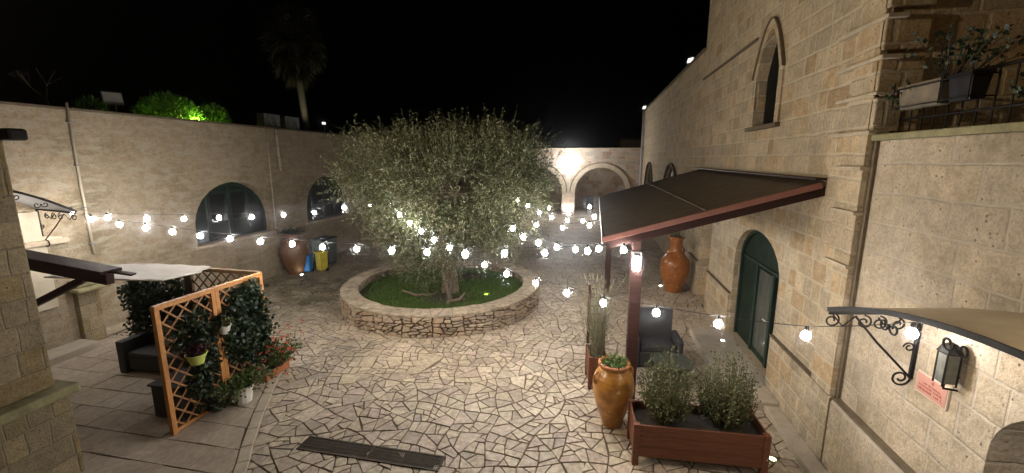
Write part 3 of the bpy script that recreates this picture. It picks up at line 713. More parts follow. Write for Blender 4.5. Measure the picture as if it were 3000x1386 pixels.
# ------------------------------------------------------------------ left hand building
LX = -10.83
left = thing('stone_house', 'long plain stone house with wide arched green windows along the left side', 'building', (-11.5, 16, 0))
lw = [(9.62, 12.40), (14.27, 17.05), (18.9, 21.7), (23.6, 26.4)]
hol = [arch(a, b, 1.60, 2.10, 3.32) for a, b in lw] + [arch(4.62, 5.72, .15, 1.9, 2.35)]
mb = MB(); mb.prism([(2, 0), (30.6, 0), (30.6, 5.0), (2, 5.0)], onX(LX, -1), 0, .5, hol); mb.box(LX-6, LX-.5, 30.1, 30.6, 0, 4.9); mb.build('wall', M['ashlar_left'], left)
mb = MB(); mb.box(LX-6, LX-.5, 2, 30.1, 4.75, 4.85); mb.build('roof', M['roofdeck'], left)
mb = MB(); mb.box(LX-.5, LX+.03, 2, 30.62, 5.002, 5.055); mb.build('parapet', M['darkline'], left, bevel=.01)
for a, b in lw:
    c = (a+b)/2
    mb = MB(); mb.prism(arch(a-.02, b+.02, 1.58, 2.1, 3.34), onX(LX-.26, -1), 0, .04); w = mb.build('window', M['greenpaint'], left)
    mb = MB(); mb.prism(arch_band(a+.09, b-.09, 2.10, 3.22, .088, 24, .49), onX(LX-.20, -1), 0, .059)
    mb.box(LX-.258, LX-.21, c-.06, c+.06, 1.60, 3.21)
    for y in (c-.72, c+.72): mb.box(LX-.258, LX-.215, y-.045, y+.045, 1.60, 3.0)
    for y0, y1 in ((c-.675, c-.06), (c+.06, c+.675)): mb.box(LX-.258, LX-.218, y0, y1, 2.98, 3.05).box(LX-.258, LX-.218, y0, y1, 1.62, 1.70).box(LX-.258, LX-.218, y0, y1, 2.1, 2.16)
    mb.build('frame', M['greenframe'], w)
    mb = MB()
    for y0, y1 in ((c-.675, c-.06), (c+.06, c+.675)): mb.box(LX-.259, LX-.245, y0+.06, y1-.06, 2.17, 2.97)
    mb.build('pane', M['pane'], w)
    mb = MB(); mb.box(LX-.2, LX+.09, a-.14, b+.14, 1.51, 1.595); mb.build('sill', M['plain'], w, bevel=.012)
mb = MB(); mb.box(LX-.5, LX-.45, 4.6, 5.75, .15, 2.4); mb.build('door', M['greenpaint'], left)
mb = MB(); mb.prism([(5.76, 1.0), (6.34, 1.0), (6.34, 2.30), (6.62, 2.30), (6.62, 2.42), (6.30, 2.48), (6.30, 2.98), (5.76, 2.98)], onX(LX, 1), .002, .05); mb.build('door_surround', M['whitewash'], left, bevel=.008)
mb = MB(); mb.box(LX+.01, LX+.13, 5.76, 6.68, 2.30, 2.40); mb.build('door_moulding', M['plain'], left, bevel=.015)
mb = MB(); mb.box(LX+.002, LX+.14, 6.62, 7.02, .05, 1.22); mb.build('pilaster', M['pier'], left, bevel=.01)
mb = MB(); mb.box(LX+.002, LX+.36, 6.50, 7.14, 1.225, 1.32).box(LX+.002, LX+.26, 6.56, 7.08, 1.325, 1.48); mb.build('pilaster_cap', M['moss'], left, bevel=.03)
mb = MB(); mb.box(LX+.002, LX+.07, 7.03, 9.0, .05, .22); mb.build('skirting', M['plain'], left, bevel=.01)
mb = MB(); mb.box(LX+.0, -10.28, 4.6, 6.62, .03, .17); tag(mb.build('door_step', M['step'], bevel=.015), 'pale stone step below the white canopied door at left', 'step')
def pipe(label, pts, r):
    t = thing('wall_pipe', label, 'pipe', pts[0], group='pipes on the left wall'); mb = MB(); mb.tube(pts, r, 8); mb.build('tube', M['pipe'], t, smooth=True)
    mb = MB()
    a, b = Vector(pts[0]), Vector(pts[-1])
    for q in (.12, .4, .68, .93):
        p = a+(b-a)*q; mb.box(LX, LX+.05+r, p.y-.03-r, p.y+.03+r, p.z-.012, p.z+.012)
    mb.build('clip', M['greymetal'], t); return t
pipe('thin pale pipe down the wall beside the white door canopy', [(LX+.035, 7.12, 5.15), (LX+.035, 7.11, 3.6), (LX+.04, 7.12, 1.95)], .024)
pipe('thin pipe running down to the sill right of first arched window', [(LX+.03, 12.58, 5.0), (LX+.03, 12.56, 3.2), (LX+.03, 12.55, 1.62)], .02)
pipe('short thick pipe ending halfway down between the arched windows', [(LX+.05, 12.98, 5.0), (LX+.05, 13.0, 4.3), (LX+.05, 13.03, 3.6)], .042)

# things on the left roof
def lamp_head(name, label, loc, rot, size, lit):
    t = thing(name, label, 'floodlight', loc, group='floodlights on the roofs'); T = Matrix.Translation(loc) @ Matrix.Rotation(rot[1], 4, 'Z') @ Matrix.Rotation(rot[0], 4, 'X')
    a = size; mb = MB(T); mb.box(-a, a, -.05, .05, -a*.75, a*.75); mb.build('housing', M['greymetal'], t, bevel=.01)
    mb = MB(T); mb.box(-a*.86, a*.86, -.062, -.051, -a*.6, a*.6); mb.build('glass', lit, t)
    mb = MB(); mb.tube([(loc[0], loc[1]+.03, loc[2]-.02), (loc[0], loc[1]+.05, loc[2]-a*.9), (loc[0], loc[1]+.05, loc[2]-.55)], .02); mb.build('stem', M['greymetal'], t); return t
lamp_head('roof_floodlight', 'square grey floodlight on the left roof between green clumps', (-12.0, 8.9, 5.50), (-.35, 1.1), .2, M['lampgrey'])
lamp_head('roof_floodlight', 'tiny pale spotlight on the left roof beside the palm', (-12.6, 18.3, 5.62), (-.4, .8), .09, M['small_lamp'])
lamp_head('roof_floodlight', 'small white floodlight on the low wing roof next to the tower', (WX+.05, 16.4, 7.35), (-.3, -.9), .13, M['small_lamp'])
lamp_head('roof_floodlight', 'small white floodlight on the far end of the low wing roof', (WX-.02, 30.2, 7.34), (-.3, -.9), .16, M['small_lamp'])
def bush(name, label, c, rad, n, L, W, mat, group=None, bias=(0, 0, .7), cat='plant'):
    t = thing(name, label, cat, c, group=group)
    d = rg.normal(size=(n, 3)); d /= np.linalg.norm(d, axis=1)[:, None]; d[:, 2] = np.abs(d[:, 2])
    p = np.array(c)+d*np.array(rad)*rg.uniform(.55, 1.05, (n, 1))**.6
    leaf_object('foliage', [leaves_np(p, d*.6+rdir(n, rg, bias)*.6, L, W, rg)], mat, t)
    mb = MB()
    for k in range(7):
        a = k*.9; mb.tube([(c[0], c[1], c[2]-.25), (c[0]+rad[0]*.5*math.cos(a), c[1]+rad[1]*.5*math.sin(a), c[2]+rad[2]*.6)], [.015, .005], 5)
    mb.build('stems', M['stem'], t, fix=False); return t
bush('roof_plant', 'biggest bright green clump lit above the left wall', (-12.0, 10.35, 5.08), (.5, .85, .68), 2200, .16, .035, M['brightgreen'])
bush('roof_plant', 'smaller bright green clump right of the biggest clump on left wall', (-12.0, 11.75, 5.05), (.4, .52, .58), 1000, .16, .03, M['brightgreen'])
bush('roof_plant', 'dim little green clump beside the grey roof floodlight', (-12.0, 8.4, 5.05), (.3, .3, .36), 240, .15, .03, M['brightgreen'])
for (y, lab) in ((15.7, 'dark air conditioning unit on the left roof'), (16.9, 'dim air conditioning unit on the left roof nearest the palm')):
    t = thing('air_conditioner', lab, 'appliance', (-13.2, y, 4.85), group='air conditioners on the left roof')
    mb = MB(); mb.box(-13.5, -13.15, y-.45, y+.45, 5.0, 5.82); mb.build('casing', M['greymetal'], t, bevel=.02)
    mb = MB()
    for r in (.3, .2, .1): mb.tube([(-13.13, y-.08+r*math.cos(a), 5.42+r*math.sin(a)) for a in [2*PI*k/20 for k in range(21)]], .012)
    mb.build('fan_guard', M['pipe'], t)
    mb = MB(); mb.box(-13.5, -13.15, y-.4, y-.3, 4.85, 5.0).box(-13.5, -13.15, y+.3, y+.4, 4.85, 5.0); mb.build('feet', M['greymetal'], t)

# stone pier of the near left wing
pier = thing('stone_pier', 'weathered stone pier with a projecting ledge at the left edge', 'pier', (-7, 3, 0))
mb = MB(); mb.box(-9.5, -6.46, 1.5, 3.61, 1.245, 4.9); mb.build('shaft', M['pier'], pier, bevel=.02)
mb = MB(); mb.box(-9.5, -6.36, 1.5, 3.68, .0, 1.12); mb.build('base', M['pier'], pier, bevel=.03)
mb = MB(); mb.box(-9.5, -6.28, 2.88, 3.75, 1.12, 1.24); mb.build('ledge', M['moss'], pier, bevel=.02)
mb = MB(); mb.box(-9.5, -6.22, 1.4, 2.86, .0, 4.9); mb.build('buttress', M['pier'], pier, bevel=.03)
mb = MB()
for k in range(16):
    x, y = -6.35+rng.uniform(0, .16), 2.9+rng.uniform(0, .7); r = rng.uniform(.03, .07); mb.lathe([(r*.6, 0), (r, r*.4), (r*.6, r*.9)], (x, y, .03), 7)
mb.build('loose_stones', M['moss'], pier)
fl = thing('pier_block', 'small dark block sticking out high on the stone pier', 'lamp', (-6.3, 3.3, 4.26))  # a plain dark block, not a lamp; gives no light
mb = MB(); mb.box(-6.45, -6.22, 3.52, 3.70, 4.20, 4.33); mb.build('housing', M['iron'], fl, bevel=.03)
mb = MB(); mb.tube([(-6.47, 3.50, 4.26), (-6.36, 3.58, 4.26)], .02); mb.build('arm', M['iron'], fl)

# timber arm with brace behind the pier, and the canvas
ta = thing('timber_bracket', 'dark red timber arm with diagonal brace behind the stone pier', 'bracket', (-8, 4.9, 2))
mb = MB(); mb.beam((-9.3, 4.9, 2.42), (-7.2, 4.9, 2.20), .12, .17); mb.build('arm', M['darkwood'], ta, bevel=.01)
mb = MB(); mb.beam((-9.3, 4.9, 2.56), (-7.15, 4.9, 2.325), .30, .05); mb.beam((-7.15, 4.9, 2.325), (-6.85, 4.98, 2.27), .10, .03); mb.build('cover_board', M['darkwood'], ta, bevel=.006)
mb = MB(); mb.beam((-8.95, 4.9, 1.64), (-7.72, 4.9, 2.17), .10, .10); mb.build('brace', M['darkwood'], ta, bevel=.008)
mb = MB(); n1, n2 = 18, 6
A = [Vector(p) for p in ((-9.4, 5.7, 2.02), (-8.86, 6.22, 2.03), (-7.97, 6.39, 2.03), (-7.02, 6.44, 2.02))]
B = [Vector(p) for p in ((-9.3, 5.35, 2.0), (-8.2, 5.55, 1.97), (-7.3, 5.7, 1.95), (-6.98, 6.2, 1.99))]
def poly(P, t):
    k = min(int(t*(len(P)-1)), len(P)-2); f = t*(len(P)-1)-k; return P[k].lerp(P[k+1], f)
for dz in (0, -.012):
    b0 = len(mb.v)
    for i in range(n1+1):
        a, b = poly(A, i/n1), poly(B, i/n1)
        for j in range(n2+1):
            p = a.lerp(b, j/n2); mb.v.append((p.x, p.y, p.z-.07*math.sin(PI*j/n2)*math.sin(PI*i/n1)+dz+.01*math.sin(i*1.9+j)))
    mb.f += [(b0+i*(n2+1)+j, b0+i*(n2+1)+j+1, b0+(i+1)*(n2+1)+j+1, b0+(i+1)*(n2+1)+j) for i in range(n1) for j in range(n2)]
sail = thing('canvas_awning', 'sagging strip of off-white canvas stretched over the terrace sofa', 'awning', (-8, 6, 2))
mb.build('canvas', M['sail'], sail, smooth=True)
mb = MB(); mb.tube([tuple(poly(B, i/16)-Vector((0, 0, .012))) for i in range(17)], .014); mb.build('hem', M['whitepot'], sail)

# ------------------------------------------------------------------ trellis screens
def trellis(label, a, b, z0, z1, fm, lm, group, postw=.07):
    a = Vector((*a, 0)); b = Vector((*b, 0)); d = (b-a).normalized(); L = (b-a).length
    t = thing('trellis_screen', label, 'trellis', a, group=group)
    for p in (a+d*postw/2, b-d*postw/2):
        mb = MB(); mb.beam((p.x, p.y, .02), (p.x, p.y, z1-.0), postw, postw, (d.x, d.y, 0)); mb.build('post', fm, t, bevel=.006)
    for z in (z0, z1+.035):
        w = postw if z > z0 else .045; mb = MB(); mb.beam(a+Vector((0, 0, z)), b+Vector((0, 0, z)), w*1.1, .07 if z > z0 else .045); mb.build('rail', fm, t, bevel=.006)
    mb = MB(); nrm = Vector((-d.y, d.x, 0)); step = .155; u0, u1 = postw, L-postw; H0, H1 = z0+.02, z1
    for sgn, off in ((1, .009), (-1, -.009)):
        c = -3.
        while c < 5:
            # line v = sgn*(u) + c clipped to the panel
            pts = []
            for u in (u0, u1):
                v = sgn*u+c
                if H0 <= v <= H1: pts.append((u, v))
            for v in (H0, H1):
                u = (v-c)/sgn
                if u0 < u < u1: pts.append((u, v))
            if len(pts) >= 2:
                p, q = pts[0], pts[1]
                if math.dist(p, q) > .03: mb.beam(a+d*p[0]+nrm*off+Vector((0, 0, p[1])), a+d*q[0]+nrm*off+Vector((0, 0, q[1])), .012, .024, tuple(nrm) if False else (0, 0, 1))
            c += step*math.sqrt(2)
    mb.build('lattice', lm, t); return t
P0, P1, P2 = (-5.93, 4.46), (-5.89, 5.38), (-5.85, 6.32)
GT = 'trellis screens round the terrace seats'
trellis('orange wooden trellis screen carrying the lime green hanging pot', P0, P1, .07, 1.93, M['orangewood'], M['lattice'], GT)
trellis('orange wooden trellis screen behind the red flowers and ivy', P1, P2, .07, 1.93, M['orangewood'], M['lattice'], GT)
trellis('dark ivy covered trellis screen behind the terrace sofa', (-9.0, 6.44), (-7.55, 6.42), .07, 1.93, M['unlitwood'], M['unlitwood'], GT)
trellis('dark trellis screen joining the orange trellis corner to the canvas', (-7.53, 6.42), (-5.88, 6.36), .07, 1.93, M['unlitwood'], M['unlitwood'], GT)
def ivy(label, a, b, blobs, n, depth=.1, L=.075, W=.065):
    t = thing('ivy_plant', label, 'ivy', (a[0], a[1], .1)); a = np.array([*a, 0.]); b = np.array([*b, 0.]); d = (b-a); Ln = np.linalg.norm(d); d /= Ln
    nr = np.array([-d[1], d[0], 0]); vl = []
    for (u, v, ru, rv, fr) in blobs:
        m = int(n*fr); r = np.sqrt(rg.uniform(0, 1, m)); th = rg.uniform(0, 2*PI, m)
        r *= 1+.18*np.sin(3*th+u*9)+.1*np.sin(7*th)
        uu = u+ru*r*np.cos(th); vv = v+rv*r*np.sin(th); k = vv > .05; uu, vv = uu[k], vv[k]
        dd = rg.normal(size=len(uu))*depth*.6
        p = a+uu[:, None]*d+dd[:, None]*nr+np.stack([0*vv, 0*vv, vv], 1)
        vl.append(leaves_np(p, rdir(len(p), rg, (0, 0, -.5))+nr*np.sign(dd)[:, None]*.5, L, W, rg))
    leaf_object('foliage', vl, M['ivy'], t)
    mb = MB()
    for q in range(5):
        (u, v, ru, rv, fr) = blobs[q % len(blobs)]; pts = []
        for k in range(6): pts.append(tuple(a+d*(u+ru*.5*math.sin(k*1.3+q))+nr*.02+np.array([0, 0, .03+(v+rv*.5)*k/5])))
        mb.tube(pts, [.012, .011, .009, .008, .006, .004], 5)
    mb.build('stems', M['bark'], t, fix=False); return t
ivy('thick ivy filling the trellis behind the lime green pot', P0, P1, [(.50, 1.45, .30, .30, .4), (.62, 1.0, .22, .45, .4), (.50, .62, .2, .2, .2)], 1900)
ivy('dense block of dark ivy on the right half of the orange trellis', P1, P2, [(.47, 1.38, .50, .52, .62), (.52, .92, .46, .45, .38)], 5200, .15)
ivy('dark ivy sheet over the trellis behind the sofa', (-9.05, 6.40), (-7.5, 6.38), [(.38, 1.42, .45, .50, .3), (.38, .75, .42, .5, .25), (1.1, 1.35, .45, .52, .25), (1.1, .7, .45, .5, .2)], 4600, .08)
ivy('thin dark ivy on the trellis joining the corner', (-7.5, 6.38), (-5.9, 6.33), [(.5, 1.0, .6, .65, .6), (1.25, 1.15, .4, .6, .4)], 2800, .08)

# pots on the screens and on the terrace
def pot(name, label, c, r0, r1, h, mat, soil=True, n=24, cat='pot', ribs=0):
    t = thing(name, label, cat, c); mb = MB()
    pr = [(r0, 0), (r0+(r1-r0)*.5, h*.5), (r1, h*.93), (r1*1.07, h*.94), (r1*1.07, h), (r1*.94, h), (r1*.86, h*.82)]
    mb.lathe(pr, c, n, True); mb.build('body', mat, t, smooth=False, bevel=.002)
    mb = MB(); mb.lathe([(r1*.93, h*.80), (r1*.9, h*.87), (.02, h*.9)], c, n); mb.build('soil', M['earth'], t); return t
def halfpot(name, label, c, r, h, mat):
    t = pot(name, label, c, r*.62, r, h, mat); mb = MB()
    mb.tube([(c[0]-r*.6, c[1], c[2]+h), (c[0]-r*1.0, c[1], c[2]+h+.03), (c[0]-r*1.05, c[1], c[2]+h*.3)], .006); mb.build('hook', M['iron'], t); return t
halfpot('hanging_pot', 'lime green pot hung on the orange trellis', (-5.77, 4.86, .98), .135, .16, M['limepot'])
pot_plant('potted_plant', 'dark purple plant in the lime green hanging pot', 'plant', (-5.77, 4.86, 1.12), 34, .17, .2, .06, .04, M['purple'], per=9)
halfpot('hanging_pot', 'small white pot hung on the middle trellis post', (-5.77, 5.38, 1.24), .10, .14, M['whitepot'])
pot_plant('potted_plant', 'small drooping plant in the white hanging pot', 'plant', (-5.77, 5.38, 1.36), 26, .13, .17, .05, .03, M['shrub'], per=8)
pot('flower_pot', 'white ribbed pot standing on the terrace before the trellis', (-5.62, 5.42, .04), .13, .175, .29, M['whitepot'], n=14)
pot_plant('potted_plant', 'bushy green plant spilling from the white ribbed pot', 'plant', (-5.62, 5.42, .28), 90, .36, .30, .06, .045, M['potgreen'], droop=.55, per=10)
pot_plant('potted_plant', 'low dark foliage between the white pot and the orange trellis', 'plant', (-5.82, 5.12, .06), 40, .22, .34, .06, .045, M['ivy'], droop=.4, per=9)
fb = thing('flower_box', 'small terracotta box at the foot of the flowers by the kerb', 'planter', (-5.78, 6.3, .04))
mb = MB(); mb.box(-5.86, -5.68, 6.02, 6.6, .04, .19); mb.build('box', M['terracotta'], fb, bevel=.012)
mb = MB(); mb.box(-5.84, -5.70, 6.04, 6.58, .19, .2); mb.build('soil', M['earth'], fb)
t = pot_plant('flowering_plant', 'bushy red flowering plant at the end of the trellis', 'flowers', (-5.78, 6.38, .17), 120, .42, .58, .055, .04, M['potgreen'], droop=.3, per=10)
pts = np.array([-5.72, 6.38, .54])+rg.normal(size=(54, 3))*np.array([.18, .24, .16])
for p in pts: leaf_object('bloom', [leaves_np(np.repeat(p[None], 8, 0), rdir(8, rg, (.3, -.5, .3)), .036, .032, rg)], M['flower'], t)

# ------------------------------------------------------------------ rattan seats
def cush(mb, x0, x1, y0, y1, z0, z1): mb.box(x0, x1, y0, y1, z0, z1)
sofa = thing('rattan_sofa', 'dark grey rattan sofa under the canvas against the ivy', 'sofa', (-7.6, 6.1, .04))
mb = MB(); mb.box(-8.48, -6.35, 5.83, 6.30, .10, .36); mb.build('base', M['rattan'], sofa, bevel=.015)
mb = MB(); mb.box(-8.62, -6.35, 6.30, 6.40, .04, .70); mb.build('backrest', M['rattan'], sofa, bevel=.015)
mb = MB(); mb.box(-8.66, -8.50, 5.78, 6.29, .04, .66); mb.build('armrest', M['rattan'], sofa, bevel=.015)
mb = MB(); mb.box(-6.34, -6.2, 5.78, 6.29, .04, .66); mb.build('armrest', M['rattan'], sofa, bevel=.015)
for x in (-8.47, -7.77, -7.07): mb = MB(); mb.box(x, x+.68, 5.82, 6.28, .365, .45); mb.build('seat_cushion', M['rattan'], sofa, bevel=.025, seg=3)
cu = thing('scatter_cushion', 'grey cushion leaning on the back of the terrace sofa', 'cushion', (-7.75, 6.2, .45))
T = Matrix.Translation((-7.85, 6.2, .70)) @ Matrix.Rotation(-.35, 4, 'X'); mb = MB(T); mb.box(-.27, .27, -.06, .06, -.25, .25); mb.build('cover', M['cushion'], cu, bevel=.055, seg=4)
tb = thing('rattan_table', 'dark rattan box table half behind the orange trellis', 'table', (-6.5, 5, .04))
mb = MB(); mb.box(-6.62, -6.10, 4.78, 5.35, .04, .56); mb.build('body', M['rattan'], tb, bevel=.012)
mb = MB(); mb.box(-6.65, -6.07, 4.75, 5.38, .562, .595); mb.build('top', M['rattan'], tb, bevel=.008)
def armchair(label, x, y, rzz):
    t = thing('rattan_armchair', label, 'armchair', (x, y, .01)); T = Matrix.Translation((x, y, .01)) @ Matrix.Rotation(rzz, 4, 'Z')
    mb = MB(T); mb.box(-.34, .34, -.32, .26, .04, .34); mb.build('base', M['rattan'], t, bevel=.02)
    mb = MB(T); mb.box(-.36, .36, .26, .36, .02, 1.02); mb.build('backrest', M['rattan'], t, bevel=.02)
    for s in (-1, 1): mb = MB(T); mb.box(s*.345, s*.45, -.34, .255, .02, .60) if s > 0 else mb.box(-.45, -.345, -.34, .255, .02, .60); mb.build('armrest', M['rattan'], t, bevel=.03)
    mb = MB(T); mb.box(-.33, .33, -.31, .25, .345, .46); mb.build('seat_cushion', M['rattan'], t, bevel=.03, seg=3)
    return t
armchair('dark rattan armchair with grey seat under the porch', 1.28, 8.25, .05)
gt = thing('glass_table', 'small dark glass topped table under the porch beside the armchair', 'table', (1.45, 7.55, 0))
mb = MB(); mb.box(1.2, 1.72, 7.25, 7.72, .02, .40); mb.build('base', M['rattan'], gt, bevel=.015)
mb = MB(); mb.lathe([(.30, .0), (.37, .01), (.37, .03), (.3, .035)], (1.47, 7.48, .405), 8); mb.build('top', M['curtain'], gt, bevel=.004)

# ------------------------------------------------------------------ glazed jars
def jar(label, c, prof, mat, handles, lipmat=None):
    t = thing('clay_jar', label, 'jar', c, group='big clay jars in the courtyard')
    # smooth profile (Catmull-Rom)
    P = [prof[0]]+list(prof)+[prof[-1]]; out = []
    for i in range(1, len(P)-2):
        for k in range(6):
            u = k/6; p0, p1, p2, p3 = P[i-1], P[i], P[i+1], P[i+2]
            out.append(tuple(.5*((2*p1[j])+(-p0[j]+p2[j])*u+(2*p0[j]-5*p1[j]+4*p2[j]-p3[j])*u*u+(-p0[j]+3*p1[j]-3*p2[j]+p3[j])*u**3) for j in (0, 1)))
    out.append(prof[-1]); mb = MB(); mb.lathe(out, c, 44); mb.build('body', mat, t, smooth=True)
    hr, hz, hh = handles
    for s in (0, PI):
        ax, ay = math.cos(s+.5), math.sin(s+.5); pts = []
        for k in range(9):
            a = -PI/2+PI*k/8; pts.append((c[0]+ax*(hr+.07*math.cos(a)), c[1]+ay*(hr+.07*math.cos(a)), c[2]+hz+hh/2*math.sin(a)))
        mb = MB(); mb.tube(pts, .02, 8); mb.build('handle', mat, t, smooth=True)
    r, z = prof[-3][0], prof[-3][1]
    mb = MB(); mb.lathe([(r*.97, z-.035), (r*1.09, z-.02), (r*1.09, z+.01), (r*.97, z+.02)], c, 40, False); mb.build('lip', lipmat or mat, t, smooth=True)
    mb = MB(); mb.lathe([(r*.86, z-.10), (r*.6, z-.085), (.02, z-.08)], c, 24); mb.build('soil', M['earth'], t); return t
jf = [(.13, 0), (.15, .015), (.19, .16), (.26, .38), (.305, .60), (.29, .78), (.225, .90), (.205, .93), (.212, .97), (.215, 1.0), (.19, 1.0), (.185, .88)]
jar('big honey-brown glazed jar with chipped sides in front of the porch', (.37, 6.02, .012), jf, M['honey'], (.255, .80, .20), M['terracotta'])
pot_plant('jar_plant', 'small fresh green plant growing from the honey-brown jar', 'plant', (.37, 6.02, .93), 60, .2, .2, .06, .02, M['potgreen'], per=12, droop=.3)
jb = [(.20, 0), (.23, .02), (.30, .22), (.40, .52), (.43, .78), (.40, .98), (.27, 1.16), (.19, 1.26), (.175, 1.40), (.18, 1.58), (.20, 1.64), (.21, 1.68), (.17, 1.68), (.16, 1.5)]
jar('tall russet glazed jar with narrow neck against the right wall', (2.45, 13.15, .012), jb, M['russet'], (.235, 1.22, .26))
pot_plant('jar_plant', 'dry reddish sprigs in the tall russet jar', 'plant', (2.45, 13.15, 1.6), 26, .2, .35, .06, .02, M['drygrass'], per=9)
jl = [(.22, 0), (.24, .02), (.33, .25), (.42, .6), (.43, .85), (.36, 1.08), (.26, 1.2), (.23, 1.3), (.25, 1.38), (.26, 1.42), (.2, 1.42), (.19, 1.2)]
jar('brown unglazed jar against the left wall beyond the trellis', (-10.32, 12.75, .012), jl, M['dullglaze'], (.33, 1.12, .24))
pot_plant('jar_plant', 'flat dark succulent spreading over the brown left jar', 'plant', (-10.32, 12.75, 1.36), 50, .42, .3, .1, .035, M['ivy'], per=9, droop=.2)

# ------------------------------------------------------------------ wooden planters
def plank_box(t, T, lx, ly, z0, z1, post, mat, rows=3, pz0=0., pz1=None):
    pz1 = pz1 or z1+.006
    mb = MB(T); hh = (z1-z0)/rows
    for r in range(rows):
        a, b = z0+r*hh+.003, z0+(r+1)*hh-.003
        mb.box(-lx/2+post, lx/2-post, -ly/2+.012, -ly/2+.036, a, b).box(-lx/2+post, lx/2-post, ly/2-.036, ly/2-.012, a, b)
        mb.box(-lx/2+.012, -lx/2+.036, -ly/2+post, ly/2-post, a, b).box(lx/2-.036, lx/2-.012, -ly/2+post, ly/2-post, a, b)
    mb.build('boards', mat, t, bevel=.005)
    for sx in (-1, 1):
        for sy in (-1, 1):
            x, y = sx*(lx/2-post/2), sy*(ly/2-post/2); mb = MB(T); mb.box(x-post/2, x+post/2, y-post/2, y+post/2, pz0, pz1); mb.build('leg', mat, t, bevel=.006)
    mb = MB(T); mb.box(-lx/2+.04, lx/2-.04, -ly/2+.04, ly/2-.04, z0+.02, z1-.12); mb.build('soil', M['earth'], t)
wp = thing('wooden_planter', 'long red-brown wooden planter in the right foreground', 'planter', (1.45, 5.5, 0))
TW = Matrix.Translation((1.42, 5.50, 0)) @ Matrix.Rotation(math.radians(2.5), 4, 'Z')
plank_box(wp, TW, 1.66, .62, .14, .60, .08, M['redboard'], 3)
sh1 = None
def shrub(label, c, rad, h, n, mat, group=None):
    t = thing('planter_shrub', label, 'shrub', c, group=group); vl = []; mb = MB()
    for i in range(n):
        a = rg.uniform(0, 2*PI); s = math.sqrt(rg.uniform(0, 1)); H = h*(rg.uniform(.45, 1.0) if rg.uniform() > .12 else rg.uniform(1., 1.22))*(1-.25*s*s)
        b0 = np.array([c[0]+.3*rad*s*math.cos(a), c[1]+.3*rad*s*math.sin(a), c[2]]); tip = np.array([c[0]+rad*s*math.cos(a), c[1]+rad*.8*s*math.sin(a), c[2]+H])
        m = 26; tt = rg.uniform(.18, 1, m)[:, None]
        p = b0+(tip-b0)*tt; p[:, :2] += (np.array([math.cos(a), math.sin(a)])*rad*.2*s)*np.sin(tt*PI)
        p += rg.normal(size=p.shape)*.02
        vl.append(leaves_np(p, rdir(m, rg, (0, 0, .3)), .038, .023, rg))
        mb.tube([tuple(b0), tuple((b0+tip)/2+np.array([math.cos(a)*rad*.2*s, math.sin(a)*rad*.2*s, 0])), tuple(tip)], [.006, .004, .002], 4, False)
    leaf_object('foliage', vl, mat, t); mb.build('stems', M['stem'], t, fix=False)
shrub('sparse grey-green shrub at the left end of the long planter', (1.03, 5.50, .47), .38, .98, 140, M['shrub'])
shrub('darker bushy shrub at the right end of the long planter', (1.80, 5.58, .47), .38, 1.02, 170, M['shrub'])
tp = thing('trellis_planter', 'tall narrow wooden planter with upright back beside the porch', 'planter', (.15, 7.2, 0))
TT = Matrix.Translation((.13, 7.25, 0)) @ Matrix.Rotation(.12, 4, 'Z')
plank_box(tp, TT, .34, .58, .10, .60, .06, M['redboard'], 2)
mb = MB(TT); mb.box(-.165, -.105, .20, .26, .65, 1.78); mb.build('upright', M['redwood'], tp, bevel=.006)
mb = MB(TT); mb.box(.105, .165, .20, .26, .65, 1.72); mb.build('upright', M['redwood'], tp, bevel=.006)
mb = MB(TT); 
for k in range(7): mb.box(-.10, .10, .22, .24, .72+k*.16, .74+k*.16)
mb.build('slats', M['darkwood'], tp)
t = thing('tall_grass', 'tall wispy dry grass rising from the narrow planter', 'plant', (.15, 7.2, .55)); vl = []
for i in range(280):
    a = rg.uniform(0, 2*PI); s = rg.uniform(0, 1)**.6; H = rg.uniform(.6, 1.55)
    b0 = np.array([.13+rg.normal()*.06, 7.2+rg.normal()*.1, .52]); tip = b0+np.array([.32*s*math.cos(a), .32*s*math.sin(a), H])
    k = np.linspace(.0, 1, 9)[:, None]; p = b0+(tip-b0)*k+np.array([math.cos(a), math.sin(a), 0])*.1*s*k**3
    vl.append(leaves_np(p[:-1], np.diff(p, axis=0)+rg.normal(size=(8, 3))*.012, H/7.5, .010, rg))
leaf_object('blades', vl, M['drygrass'], t)
mb = MB()
for i in range(12): 
    a = i*.52; mb.tube([(.13+.05*math.cos(a), 7.2+.1*math.sin(a), .5), (.13+.16*math.cos(a), 7.2+.18*math.sin(a), 1.55)], [.006, .003], 4)
mb.build('stems', M['stem'], t, fix=False)

# ------------------------------------------------------------------ round planter, lawn and olive tree
ring = thing('round_stone_planter', 'round dry-stone planter wall around the olive tree', 'planter', (RC[0], RC[1], 0))
TH = .42; HZ = .50
mb = MB(); prof = [(RO-.05, -.02), (RO-.05, HZ-.01), (RO-TH+.04, HZ-.01), (RO-TH+.04, -.02)]; mb.lathe(prof, (*RC, 0), 96, False); mb.build('core', M['grout'], ring)
mb = MB(); circ = 2*PI*RO
st2 = [[(q[0], q[1]/2.3) for q in p] for k in range(24) for p in split_polys([(circ*k/24+.02*(k%3-1), 0), (circ*(k+1)/24+.02*((k+1)%3-1), 0), (circ*(k+1)/24-.03*((k+1)%3-1), 1.15), (circ*k/24-.03*(k%3-1), 1.15)], lambda x, y: .062, rng, .2)]
st2 = [[(q[0]+.02*math.sin(q[1]*21+q[0]*3), min(.5, max(0, q[1]+.018*math.sin(q[0]*7)*math.sin(q[1]*6.28)))) for q in p] for p in st2]
slabs(mb, st2, .014, lambda u, v, d: (RC[0]+(RO-.05+d)*math.cos(u/RO), RC[1]+(RO-.05+d)*math.sin(u/RO), v), .06, .022, rng, chop=.024, roundin=.02)
